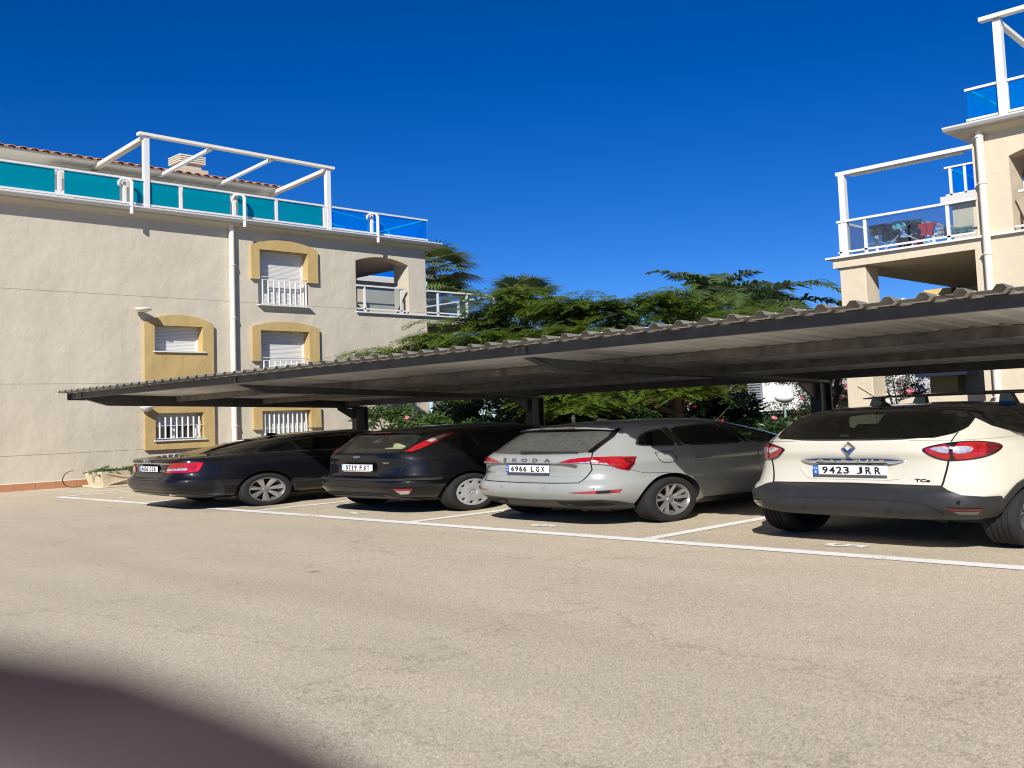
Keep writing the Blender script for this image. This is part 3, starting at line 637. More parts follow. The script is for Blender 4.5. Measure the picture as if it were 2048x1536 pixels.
LOFTS = dict(
 skoda=Loft(
  [(.19,.42),(.23,.26),(.30,.12),(.38,.055),(.48,.01),(.56,0),(.62,.012),(.665,.045),(.75,.06),(.85,.05),(.93,.045),(.985,.06),(1.02,.10),(1.05,.135),(1.2,.29),(1.34,.45),(1.39,.53),(1.425,.70),(1.455,1.0),(1.468,1.35),(1.473,1.6)],
  [(.19,3.9),(.30,4.25),(.5,4.36),(.7,4.33),(.8,4.22),(.88,4.0),(.95,3.6),(1.0,3.35),(1.05,3.17),(1.2,2.78),(1.35,2.33),(1.42,2.12),(1.455,1.95),(1.473,1.68)],
  [(.19,.74),(.30,.845),(.45,.885),(.58,.895),(.66,.888),(.75,.886),(.905,.889),(.925,.874),(.955,.868),(1.0,.845),(1.04,.818),(1.1,.785),(1.2,.735),(1.3,.68),(1.37,.63),(1.41,.575),(1.44,.48),(1.46,.33),(1.473,.04)],
  [(.19,5,5),(.5,5.6,4.5),(.65,5.2,4.5),(.95,4.8,4),(1.1,5.2,3.5),(1.35,4.6,3.2),(1.44,3,2.6),(1.473,2.2,2.2)],
  zlevels(.19,1.473,[.62,.665,.955,1.02])),
 captur=Loft(
  [(.25,.80),(.30,.55),(.345,.16),(.38,.06),(.44,.015),(.5,0),(.60,.0),(.66,.02),(.685,.055),(.75,.075),(.86,.085),(.95,.08),(1.05,.06),(1.14,.065),(1.19,.085),(1.24,.12),(1.40,.235),(1.48,.31),(1.515,.40),(1.54,.62),(1.555,.95),(1.566,1.35)],
  [(.25,3.75),(.35,4.0),(.5,4.12),(.75,4.08),(.86,3.9),(.96,3.6),(1.05,3.28),(1.1,3.12),(1.3,2.62),(1.45,2.17),(1.52,1.87),(1.55,1.65),(1.566,1.4)],
  [(.25,.77),(.35,.84),(.5,.868),(.62,.884),(.72,.889),(.85,.886),(1.0,.88),(1.08,.868),(1.14,.84),(1.19,.805),(1.3,.74),(1.4,.68),(1.47,.62),(1.51,.55),(1.54,.44),(1.557,.28),(1.566,.04)],
  [(.25,6,5),(.5,7.5,4.5),(.66,7,4.5),(.9,6,4),(1.1,5.2,3.5),(1.2,5,3.4),(1.4,4.6,3.2),(1.53,3,2.6),(1.566,2.2,2.2)],
  zlevels(.25,1.566,[.66,.685,1.14,1.19])),
 focus=Loft(
  [(.20,.42),(.24,.20),(.30,.08),(.38,.035),(.48,.005),(.56,0),(.60,.012),(.625,.06),(.66,.085),(.8,.085),(.95,.07),(1.03,.085),(1.06,.115),(1.2,.23),(1.33,.345),(1.385,.42),(1.42,.58),(1.455,.85),(1.48,1.2),(1.497,1.75)],
  [(.20,3.9),(.30,4.22),(.5,4.34),(.7,4.30),(.8,4.18),(.88,3.95),(.95,3.6),(1.0,3.4),(1.05,3.22),(1.2,2.88),(1.35,2.48),(1.43,2.22),(1.47,2.0),(1.497,1.8)],
  [(.20,.76),(.30,.86),(.45,.90),(.6,.918),(.75,.915),(.88,.905),(.96,.885),(1.02,.85),(1.06,.825),(1.2,.755),(1.3,.70),(1.38,.645),(1.43,.575),(1.46,.48),(1.48,.35),(1.497,.04)],
  [(.20,5,5),(.5,5.6,4.5),(.62,5.2,4.5),(.95,4.6,4),(1.1,4.8,3.5),(1.35,4.6,3.2),(1.45,3,2.6),(1.497,2.2,2.2)],
  zlevels(.20,1.497,[.6,.625,1.03])),
 audi=Loft(
  [(.20,.50),(.25,.26),(.32,.09),(.40,.04),(.5,.005),(.57,0),(.62,.02),(.65,.05),(.72,.075),(.85,.085),(.93,.06),(.985,.045),(1.005,.085),(1.025,.20),(1.045,.42),(1.06,.56),(1.10,.70),(1.2,1.02),(1.3,1.37),(1.37,1.68),(1.41,2.02),(1.435,2.35),(1.445,2.65)],
  [(.20,4.55),(.35,4.82),(.5,4.91),(.7,4.87),(.8,4.65),(.88,4.2),(.95,3.85),(1.0,3.65),(1.06,3.5),(1.2,3.24),(1.3,3.05),(1.4,2.87),(1.43,2.78),(1.445,2.7)],
  [(.20,.78),(.30,.88),(.45,.912),(.6,.925),(.75,.926),(.885,.920),(.905,.906),(.95,.893),(1.0,.86),(1.03,.825),(1.06,.80),(1.1,.775),(1.2,.715),(1.3,.655),(1.37,.60),(1.41,.50),(1.433,.36),(1.445,.04)],
  [(.20,5,5),(.5,5.4,4.5),(.65,5.2,4.5),(.95,4.8,4),(1.02,4.6,3.8),(1.08,4.2,3.6),(1.3,3.8,3.4),(1.42,3,2.8),(1.445,2.2,2.2)],
  zlevels(.20,1.445,[.62,.65,.985,1.005,1.025,1.045])),
)
def shrink(poly, d):
    """move a simple polygon's corners inwards by about d"""
    n = len(poly); A = sum(poly[i][0]*poly[(i+1) % n][1]-poly[(i+1) % n][0]*poly[i][1] for i in range(n)); sg = 1 if A > 0 else -1
    out = []
    for i in range(n):
        p = Vector(poly[i]); a = (p-Vector(poly[i-1])).normalized(); b = (Vector(poly[(i+1) % n])-p).normalized()
        nn = Vector((-a.y-b.y, a.x+b.x)); l = nn.length
        nn = nn/l if l > 1e-6 else Vector((-a.y, a.x))
        c = max(.35, nn.dot(Vector((-a.y, a.x)))); out.append(tuple(p+nn*sg*d/c))
    return out
def resample(poly, step, closed=True):
    out = []; n = len(poly)
    for i in range(n if closed else n-1):
        a = poly[i]; b = poly[(i+1) % n]; l = math.hypot(b[0]-a[0], b[1]-a[1]); k = max(1, int(math.ceil(l/step)))
        out += [(a[0]+(b[0]-a[0])*t/k, a[1]+(b[1]-a[1])*t/k) for t in range(k)]
    if not closed: out.append(poly[-1])
    return out
def mapper(L, mode, side=1):
    if mode == 'u': return lambda a, z: side*a
    if mode == 'x': return lambda a, z: L.u_rear(a*side, z)
    return lambda a, z: L.u_side(a, z, side)
def smooth_poly(poly, it=2):
    for _ in range(it):
        q = []
        for i in range(len(poly)):
            a = poly[i]; b = poly[(i+1) % len(poly)]
            q += [(a[0]*.75+b[0]*.25, a[1]*.75+b[1]*.25), (a[0]*.25+b[0]*.75, a[1]*.25+b[1]*.75)]
        poly = q
    return poly
def patch(L, poly, mode, off, name, m, parent, side=1, step=.03, skirt=.014, rnd=0, mb=None, mi=0):
    """a panel that lies on the body: outline (x|y|u, z), standing off the surface by off, with a turned-in edge"""
    if rnd: poly = smooth_poly(poly, rnd)
    B = resample(poly, step); n = len(B); pts = [Vector(p) for p in B]
    xs = [p[0] for p in B]; zs = [p[1] for p in B]
    def inside(x, y):
        c = False; j = n-1
        for i in range(n):
            if (B[i][1] > y) != (B[j][1] > y) and x < (B[j][0]-B[i][0])*(y-B[i][1])/(B[j][1]-B[i][1])+B[i][0]: c = not c
            j = i
        return c
    def far(x, y): return min((x-b[0])**2+(y-b[1])**2 for b in B) > (step*.55)**2
    gx = np.arange(min(xs)+step*.5, max(xs), step); gz = np.arange(min(zs)+step*.5, max(zs), step)
    for a in gx:
        for b in gz:
            if inside(a, b) and far(a, b): pts.append(Vector((a, b)))
    V2, _, F, _, _, _ = delaunay_2d_cdt(pts, [(i, (i+1) % n) for i in range(n)], [list(range(n))], 1, 1e-6)
    mp = mapper(L, mode, side); V = []; W = []
    for v in V2:
        u = mp(v[0], v[1]); V.append((u, v[1]))
    P = [L.S(u, z)+L.N(u, z)*off for u, z in V]
    F = [tuple(f) for f in F]
    # skirt along the border
    cnt = {}
    for f in F:
        for i in range(len(f)):
            e = (f[i], f[(i+1) % len(f)]); cnt[tuple(sorted(e))] = cnt.get(tuple(sorted(e)), 0)+1
    bd = [(f[i], f[(i+1) % len(f)]) for f in F for i in range(len(f)) if cnt[tuple(sorted((f[i], f[(i+1) % len(f)])))] == 1]
    idx = {}
    for a, b in bd:
        for q in (a, b):
            if q not in idx: u, z = V[q]; idx[q] = len(P); P.append(L.S(u, z)+L.N(u, z)*(off-skirt))
    F += [(b, a, idx[a], idx[b]) for a, b in bd]
    if side < 0: F = [f[::-1] for f in F]
    if mb is not None: mb.add(P, F, mi); return mb
    return MB().add(P, F).build(name, m, parent, smooth=32)
def ribbon(L, path, mode, w, off, name, m, parent, side=1, mb=None, step=.04):
    """a narrow strip along a line on the body (shut lines, trim)"""
    Q = resample(path, step, False); mp = mapper(L, mode, side)
    P = []; N = []
    for a, z in Q: u = mp(a, z); P.append(L.S(u, z)); N.append(L.N(u, z))
    V = []; F = []
    for i in range(len(P)):
        d = P[min(i+1, len(P)-1)]-P[max(i-1, 0)]; s = np.cross(N[i], d); s = s/(np.linalg.norm(s)+1e-9)*w/2
        V += [P[i]-s-N[i]*.006, P[i]-s+N[i]*off, P[i]+s+N[i]*off, P[i]+s-N[i]*.006]
        if i:
            b = i*4
            for k in range(3): F.append((b-4+k, b-4+k+1, b+k+1, b+k))
    if mb is not None: mb.add(V, F); return mb
    return MB().add(V, F).build(name, m, parent, smooth=30)
def raw(V, F, mi=0):
    me = bpy.data.meshes.new('tmp'); me.from_pydata([tuple(map(float, v)) for v in V], [], F)
    bm = bmesh.new(); bm.from_mesh(me); bmesh.ops.recalc_face_normals(bm, faces=bm.faces); bm.to_mesh(me); bm.free()
    me.materials.append(None); me.materials.append(None)
    me.polygons.foreach_set('material_index', [mi]*len(me.polygons))
    o = bpy.data.objects.new('tmp', me); COL.objects.link(o); return o
def cut_body(L, name, mats, parent, cutters, dark_above=None, nu=84):
    V, F, m, _ = L.grid(nu); nl = len(L.levels)
    F = list(F)+[tuple(range(m-1, -1, -1)), tuple(range((nl-1)*m, nl*m))]
    body = raw(V, F)
    def bounds(me):
        A = np.empty(len(me.vertices)*3); me.vertices.foreach_get('co', A); A = A.reshape(-1, 3); return A.min(0), A.max(0)
    def volume(me):
        bm = bmesh.new(); bm.from_mesh(me); v = bm.calc_volume(); bm.free(); return v
    for (cv, cf) in cutters:
        lo, hi = bounds(body.data); vol = volume(body.data)
        for k in range(5):
            j = (.0031*k, .0017*k, .0023*k)
            c = raw([(p[0]+j[0], p[1]+j[1], p[2]+j[2]) for p in cv], cf, 1)
            md = body.modifiers.new('cut', 'BOOLEAN'); md.operation = 'DIFFERENCE'; md.object = c; md.solver = 'EXACT'
            dg = bpy.context.evaluated_depsgraph_get(); dg.update()
            me = bpy.data.meshes.new_from_object(body.evaluated_get(dg))
            body.modifiers.clear(); bpy.data.objects.remove(c)
            if len(me.vertices):
                l2, h2 = bounds(me); v2 = volume(me)
                if abs(l2-lo).max() < .03 and abs(h2-hi).max() < .03 and vol*.5 < v2 < vol-1e-4: body.data = me; break
        else: print('CUT FAILED', name, j)
    me = body.data.copy(); me.name = name; bpy.data.objects.remove(body)
    if dark_above is not None:
        for p in me.polygons:
            if p.material_index == 0 and p.center.z > dark_above: p.material_index = 2
    for i, q in enumerate(mats):
        if i < len(me.materials): me.materials[i] = q
        else: me.materials.append(q)
    for v in me.vertices: v.co.z *= K
    me.polygons.foreach_set('use_smooth', [True]*len(me.polygons)); me.set_sharp_from_angle(angle=R(38))
    o = bpy.data.objects.new(name, me); COL.objects.link(o); o.parent = parent
    return o
def prism_cut(poly, a, b, plane): s = MB().prism(poly, a, b, 0, plane); return s.v, s.f
def well_cut(y, z, r, x0, x1): s = MB().prism([(y+r*math.cos(t*math.pi/20), z+r*math.sin(t*math.pi/20)) for t in range(40)], x0, x1, 0, 'yz'); return s.v, s.f

M_tyre = mat('tyre rubber', (.010, .010, .010), .85, var=.3, vscale=20, bump=.15, bscale=90)
M_trim = mat('black exterior plastic', (.018, .019, .022), .5, var=.25, vscale=9)
M_gloss = mat('gloss black trim', (.006, .006, .007), .12, coat=.6)
M_inner = mat('dark cabin lining', (.012, .012, .013), .8)
M_seat = mat('dark seat fabric', (.02, .02, .022), .85)
M_gap = mat('shut line shadow gap', (.004, .004, .004), .9)
M_chrome = mat('chrome', (.75, .77, .80), .1, 1.0)
M_red = mat('red lamp lens', (.34, .004, .010), .12, coat=1.0, var=.45, vscale=26)
M_dred = mat('dark red lamp lens', (.10, .003, .006), .12, coat=1.0)
M_clear = mat('clear lamp lens', (.62, .60, .62), .15, .55, coat=1.0, var=.5, vscale=40)
M_plate = mat('plate white', (.72, .74, .76), .35)
M_pblue = mat('plate blue', (.01, .10, .42), .4)
M_ink = mat('plate black', (.01, .01, .012), .5)
M_disc = mat('brake shadow', (.03, .03, .03), .7, .3)
M_alloy = mat('silver alloy', (.50, .50, .50), .3, .75, var=.12, vscale=14)
M_hub = mat('silver hubcap paint', (.46, .47, .48), .42, .35, var=.1, vscale=14)
M_darkalloy = mat('grey alloy', (.22, .22, .23), .35, .7)

def wheel(root, x, y, side, r, w, rr, style, mrim):
    t = MB(); h = w/2
    prof = [(rr-.012, -h*.82), (rr+.012, -h*.93), ((r+rr)/2, -h), (r-.022, -h*.94), (r-.006, -h*.82)]
    for g in (-.48, -.16, .16, .48):
        prof += [(r, h*(g-.10)), (r-.008, h*(g-.085)), (r-.008, h*(g+.085)), (r, h*(g+.10))]
    prof += [(r-.006, h*.82), (r-.022, h*.94), ((r+rr)/2, h), (rr+.012, h*.93), (rr-.012, h*.82)]
    wh = MB().lathe([(0.0, side*h*.05), (rr*.62, side*h*.05), (rr*.62, side*h*.02), (rr, -side*h*.3)], (x, y, r), 28, 0, 'x').build('wheel', M_disc, root, smooth=30)
    t.lathe(prof, (x, y, r), 48, 0, 'x').build('tyre', M_tyre, wh, smooth=28)
    m = MB(); f = side*h
    m.lathe([(rr-.03, -f*.6), (rr-.016, f*.3), (rr-.012, f*.80), (rr-.004, f*.90), (rr+.010, f*.91), (rr+.012, f*.82)], (x, y, r), 44, 0, 'x')
    def pt(rad, ang, d): return (x+f*d, y+rad*math.cos(ang), r+rad*math.sin(ang))
    def spoke(a0, a1, w0, w1, r0, r1, d0, d1, dep=.22):
        # ridge-backed spoke from the hub to the rim
        V = []
        for k in range(5):
            q = k/4; a = a0+(a1-a0)*q; rad = r0+(r1-r0)*q; hw = (w0+(w1-w0)*q)/max(rad, .02); d = d0+(d1-d0)*q
            V += [pt(rad, a-hw, d-dep), pt(rad, a-hw, d-.05), pt(rad, a-hw*.35, d), pt(rad, a+hw*.35, d), pt(rad, a+hw, d-.05), pt(rad, a+hw, d-dep)]
        F = []
        for k in range(4):
            for j in range(5): F.append((k*6+j, k*6+j+1, k*6+7+j, k*6+6+j))
        m.add(V, F)
    if style == 'double5':
        for k in range(5):
            a = 2*math.pi*k/5+.35
            for s in (-1, 1): spoke(a+s*.17, a+s*.25, .017, .022, .055, rr-.012, .52, .84)
        m.lathe([(.0, f*.56), (.03, f*.56), (.034, f*.50), (.058, f*.50), (.066, f*.30)], (x, y, r), 24, 0, 'x')
    elif style == 'seven':
        for k in range(7): spoke(2*math.pi*k/7+.2, 2*math.pi*k/7+.2, .020, .046, .05, rr-.010, .55, .82)
        m.lathe([(.0, f*.60), (.032, f*.60), (.038, f*.52), (.06, f*.52), (.068, f*.30)], (x, y, r), 24, 0, 'x')
    elif style == 'hubcap':
        n = 9
        m.lathe([(0, f*.93), (.028, f*.93), (.034, f*.88), (.05, f*.98), (.09, f*1.0), (.125, f*.98), (.150, f*.94), (.152, f*.7)], (x, y, r), 36, 0, 'x')
        for k in range(n):
            spoke(2*math.pi*k/n, 2*math.pi*k/n, .034, .046, .140, rr-.008, .95, .93, .3)
        m.lathe([(rr-.022, f*.7), (rr-.020, f*.93), (rr-.004, f*.95), (rr+.012, f*.92)], (x, y, r), 44, 0, 'x')
    else:
        for k in range(5):
            a = 2*math.pi*k/5+.1
            for s in (-1, 1): spoke(a+s*.10, a+s*.32, .015, .018, .05, rr-.012, .50, .84)
        m.lathe([(.0, f*.55), (.03, f*.55), (.036, f*.48), (.06, f*.48), (.068, f*.28)], (x, y, r), 24, 0, 'x')
    m.build('rim', mrim, wh, smooth=30)
    if style != 'hubcap':
        b = MB()
        for k in range(5):
            a = 2*math.pi*k/5; b.lathe([(0, f*.50), (.007, f*.50), (.007, f*.42)], (x, y+.042*math.cos(a), r+.042*math.sin(a)), 6, 0, 'x')
        b.build('wheel_bolt', M_ink, wh)
    return wh

def plate(root, L, z, text, y=None, band=True, band_mat=None, rail=False):
    y = hermite(L.t[0], z)[0]-.022 if y is None else y
    p = MB().cbox(-.26, .26, y, y+.012, z-.055, z+.055, .006).build('number_plate', M_plate, root)
    if band: MB().box(-.258, -.218, y-.0015, y, z-.052, z+.052).build('country_band', band_mat or M_pblue, p)
    if band and band_mat is None:
        V, F = text_mb('E', .03, .001, .0008); MB().add([(a-.238, b+y-.003, c+z-.022) for a, b, c in V], F).build('country_letter', M_plate, p)
        b = MB()
        for k in range(12): t = k*math.pi/6; b.box(-.238+.011*math.cos(t)-.002, -.238+.011*math.cos(t)+.002, y-.0035, y-.0015, z+.02+.011*math.sin(t)-.002, z+.02+.011*math.sin(t)+.002)
        b.build('country_stars', M_plate, p)
    xs = [-.182+.0505*i for i in range(4)]+[.062+.062*i for i in range(3)]
    for ch, x in zip(text.replace(' ', ''), xs):
        V, F = text_mb(ch, .1, .002, .0022); w = max(v[0] for v in V)-min(v[0] for v in V); h = max(v[2] for v in V)-min(v[2] for v in V)
        kx = (.014 if ch in '1I' else .040)/w; kz = .077/h
        MB().add([(a*kx+x+.012, b_+y-.002, c*kz+z) for a, b_, c in V], F).build('plate_character', M_ink, p)
    if rail: MB().cbox(-.235, .235, y-.001, y+.01, z-.073, z-.058, .002).build('plate_holder_lip', mat('plate holder print', (.5, .42, .42), .5, var=.6, vscale=60), p)
    return p
def lettering(root, L, s, x, z, size, name, m, wide=1.0, off=.004, bold=.001, space=1.0, tilt=0):
    V, F = text_mb(s, size, .004, bold, wide, space); P = []
    for a, b, c in V:
        u = L.u_rear(x+a, z+c); P.append(L.S(u, z+c)+L.N(u, z+c)*(off-b))
    return MB().add(P, F).build(name, m, root)
def seats(root, rear_y, front_y, z, w=.62):
    for (yy, xs) in ((rear_y, (-.38, 0, .38)), (front_y, (-.37, .37))):
        for x in xs:
            b = MB(); b.cbox(x-.19 if xs[0] != -.38 else x-.185, x+.19 if xs[0] != -.38 else x+.185, yy-.06, yy+.07, z-.15, z+.05, .04)
            s = b.build('seat_back', M_seat, root, smooth=40)
            MB().cbox(x-.12, x+.12, yy-.09, yy+.01, z+.085, z+.26, .05).tube([(x-.05, yy-.03, z), (x-.05, yy-.04, z+.12)], .008, 6).tube([(x+.05, yy-.03, z), (x+.05, yy-.04, z+.12)], .008, 6).build('headrest', M_seat, s, smooth=40)
def mirrors(root, L, y, z, m):
    for s in (-1, 1):
        P = L.S(L.u_side(y, z, s), z); x = P[0]
        b = MB(); b.cbox(min(x+s*.07, x+s*.24), max(x+s*.07, x+s*.24), y-.05, y+.09, z-.02, z+.12, .035); b.bar((x-s*.02, y+.02, z), (x+s*.12, y+.02, z+.01), .05, .03)
        b.build('door_mirror', m, root, smooth=40)
def underside(root, y0, y1, w, zr):
    b = MB(); b.box(-w, w, y0, y1, zr, zr+.14); b.tube([(.35, y0-.02, zr+.03), (.35, y0+.5, zr+.06)], .05, 10)
    b.tube([(-.7, y0+.45, .30), (.7, y0+.45, .30)], .035, 8)
    return b.build('underbody', M_trim, root)

def side_glass(root, L, wins, m, pillars=(), seal=True):
    """wins: outlines (y, z); both sides"""
    for s in (1, -1):
        for w in wins: patch(L, w, 'y', .002, 'side_window', m, root, s, .05, .012, rnd=1)
        for p in pillars: patch(L, p, 'y', .003, 'window_pillar', M_gloss, root, s, .05)

# ---------------------------------------------------------------- grey hatchback
def build_skoda():
    L = LOFTS['skoda']
    paint = mat('flat grey car paint', (.285, .30, .295), .32, coat=.7, var=.03, vscale=5)
    root = thing('hatchback_car', 'light grey hatchback with dusty rear window parked beside the cream crossover', 'car', (-1.4516, .2942, 0), -.0516, 'cars parked under the carport')
    rw = [(-.60,1.035),(-.61,1.10),(-.585,1.24),(-.555,1.33),(-.42,1.352),(0,1.362),(.42,1.352),(.555,1.33),(.585,1.24),(.61,1.10),(.60,1.035),(.3,1.02),(0,1.015),(-.3,1.02)]
    w1 = [(.55,1.115),(.62,1.20),(.72,1.275),(.90,1.318),(.985,1.328),(1.03,1.062),(.80,1.075),(.62,1.09)]
    w2 = [(1.07,1.333),(1.45,1.362),(1.78,1.365),(1.98,1.04),(1.5,1.045),(1.10,1.06)]
    w3 = [(1.86,1.363),(2.05,1.345),(2.35,1.25),(2.62,1.13),(2.78,1.03),(2.4,1.03),(2.06,1.037)]
    ws = [(-.6,1.06),(.6,1.06),(.5,1.38),(-.5,1.38)]
    r = .318; wy = .83; wf = wy+2.649
    cuts = [prism_cut(shrink(rw, .05), -.6, 1.4, 'xz'), prism_cut(shrink(w1, .02), -1.3, 1.3, 'yz'), prism_cut(shrink(w2, .02), -1.3, 1.3, 'yz'), prism_cut(shrink(w3, .025), -1.3, 1.3, 'yz'), prism_cut(ws, 2.0, 4.5, 'xz')]
    for y in (wy, wf):
        for s in (1, -1): cuts.append(well_cut(y, r, .375, min(s*.52, s*1.2), max(s*.52, s*1.2)))
    cut_body(L, 'body', [paint, M_inner], root, cuts)
    gl = glass('dusty rear glass', (.03, .03, .03), .42, (.20, .20, .185), .8, .05, 28)
    patch(L, rw, 'x', .002, 'rear_window', gl, root, 1, .045, .01, rnd=1)
    for s in (1, -1): patch(L, [(.565,1.04),(.585,1.24),(.55,1.335),(.60,1.345),(.64,1.24),(.625,1.03)], 'u', .008, 'window_edge_fin', M_gloss, root, s, .04)
    tint = glass('privacy glass', (.34, .37, .36))
    side_glass(root, L, [w1, w2, w3], tint, [[(.99,1.328),(1.065,1.334),(1.095,1.06),(1.035,1.062)], [(1.785,1.366),(1.855,1.364),(2.055,1.038),(1.985,1.04)]])
    # spoiler lip over the rear window
    b = MB(); V = []
    xs = np.linspace(-.58, .58, 25)
    for x in xs:
        q = 1-(abs(x)/.58)**3*.5; zb = 1.372-.035*(abs(x)/.58)**2.5
        V += [(x, .60, zb+.035), (x, .40+.10*(abs(x)/.58)**3, zb+.012), (x, .385+.10*(abs(x)/.58)**3, zb-.002), (x, .42+.10*(abs(x)/.58)**3, zb-.018), (x, .62, zb-.03)]
    F = [(i*5+j, i*5+j+1, i*5+6+j, i*5+5+j) for i in range(24) for j in range(4)]
    sp = b.add(V, F).build('roof_spoiler', paint, root, smooth=40)
    MB().cbox(-.22, .22, .388, .41, 1.362, 1.378, .004).build('brake_light', M_dred, sp)
    for s in (1, -1):
        patch(L, [(.35,.902),(.468,.953),(.575,.972),(.652,.977),(.652,.898),(.5,.903)], 'u', .008, 'tail_light', M_red, root, s, .03)
        patch(L, [(.50,.905),(.652,.915),(.652,.897),(.5,.901)], 'u', .011, 'tail_light_clear_strip', M_clear, root, s, .03, .004)
        tl = patch(L, [(.664,.978),(.80,.976),(1.045,.958),(1.02,.866),(.959,.778),(.877,.809),(.81,.855),(.743,.876),(.664,.888)], 'u', .009, 'tail_light', M_red, root, s, .03)
        patch(L, [(.90,.945),(1.035,.948),(1.012,.868),(.957,.788),(.93,.81),(.985,.87)], 'u', .013, 'dark_lens', M_dred, tl, s, .03, .004)
        patch(L, [(.664,.905),(.78,.895),(.80,.862),(.743,.878),(.664,.890)], 'u', .013, 'clear_lens', M_clear, tl, s, .03, .004)
        rf = patch(L, [(.49,.497),(.70,.522),(.95,.530),(.92,.488),(.74,.484),(.585,.488)], 'u', .004, 'rear_reflector', M_red, root, s, .03)
        patch(L, [(.73,.521),(.85,.526),(.83,.488),(.73,.486)], 'u', .007, 'reflector_gap', M_gloss, rf, s, .03, .004)
    lo = [(-.95,.30),(-.86,.36),(-.72,.395),(-.48,.385),(0,.365),(.48,.385),(.72,.395),(.86,.36),(.95,.30),(.90,.235),(.6,.21),(0,.205),(-.6,.21),(-.90,.235)]
    dl = patch(L, lo, 'u', .006, 'diffuser', M_trim, root, 1, .04)
    for s in (1, -1): patch(L, [(.30,.355),(.70,.365),(.80,.315),(.36,.285)], 'u', .009, 'diffuser_slot', M_gap, dl, s, .04, .004)
    # shut lines of the tailgate, plate shelf and lower crease
    for s in (1, -1):
        ribbon(L, [(.625,1.03),(.655,.98),(.657,.89),(.66,.81),(.62,.72),(.575,.632)], 'u', .011, .002, 'tailgate_seam', M_gap, root, s)
        ribbon(L, [(.945,.80),(1.10,.73),(1.42,.70)], 'u', .005, .001, 'body_crease', M_gap, root, s)
    ribbon(L, [(-.575,.632),(-.3,.622),(0,.618),(.3,.622),(.575,.632)], 'u', .012, .002, 'tailgate_seam', M_gap, root)
    sh = MB(); sh.prism([(.028,.897),(.055,.905),(.055,.885)], -.56, .56, 0, 'yz'); sh.build('tailgate_shelf', paint, root)
    patch(L, [(-.63,.714),(-.56,.65),(0,.634),(.56,.65),(.60,.714),(0,.706)], 'u', .001, 'tailgate_lower_panel', paint, root, 1, .05, .004)
    ribbon(L, [(-.63,.716),(0,.708),(.60,.716)], 'u', .009, .004, 'tailgate_crease', paint, root)
    for x in (-.30, .23, .70): 
        P = L.S(L.u_rear(x, .556), .556); MB().lathe([(0,-.004),(.010,-.004),(.012,.002)], (0,0,0), 12, 0, 'x').build('parking_sensor', paint, root).location = (P[0], P[1], P[2]*K)
    for i, ch in enumerate('ŠKODA'): lettering(root, L, ch, (-.292, -.166, -.047, .086, .229)[i], .94, .062, 'maker_lettering', M_darkalloy, 1.5, .004, .0015)
    lettering(root, L, 'SCALA', -.53, .755, .042, 'model_lettering', M_chrome, 1.2)
    plate(root, L, .815, '6966 LGX', y=.022)
    for s in (1, -1):
        patch(L, [(1.06,1.03),(1.12,.86),(1.24,.66),(1.29,.50),(1.31,.32),(2.03,.32),(2.05,.60),(2.02,1.015)], 'y', .0035, 'rear_door', paint, root, s, .06, .008)
        patch(L, [(2.045,1.015),(2.075,.60),(2.055,.32),(3.04,.32),(3.10,.55),(3.02,.90),(2.80,1.01)], 'y', .0035, 'front_door', paint, root, s, .06, .008)
        for y0 in (1.14, 2.18): 
            a = L.S(L.u_side(y0, .87, s), .87)[0]; MB().cbox(min(a-s*.005, a+s*.035), max(a-s*.005, a+s*.035), y0, y0+.2, .855, .885, .012).build('door_handle', paint, root, smooth=40)
        ribbon(L, [(1.30,.25),(2.2,.235),(3.05,.25)], 'y', .09, .006, 'sill_trim', M_trim, root, s)
    flap = [(.69,.995),(.86,1.0),(.90,.975),(.905,.87),(.86,.845),(.75,.845),(.70,.89)]
    ribbon(L, flap+[flap[0]], 'y', .007, .002, 'fuel_flap_seam', M_gap, root, 1)
    seats(root, 1.15, 2.15, .98)
    wp = MB(); wp.bar((-.10, .09, 1.055), (.50, .128, 1.045), .012, .022); wp.cbox(-.14, -.04, .07, .11, 1.035, 1.065, .012); wp.build('rear_wiper', M_trim, root)
    fin = MB(); fin.prism([(.86,1.437),(1.10,1.455),(1.0,1.49),(.90,1.51)], -.015, .015, 0, 'yz'); fin.build('roof_antenna', M_gloss, root)
    mirrors(root, L, 2.72, 1.0, paint); underside(root, .35, 4.0, .62, .20)
    for y in (wy, wf):
        for s in (1, -1): wheel(root, s*.795, y, s, r, .205, .212, 'double5', M_alloy)
    return root

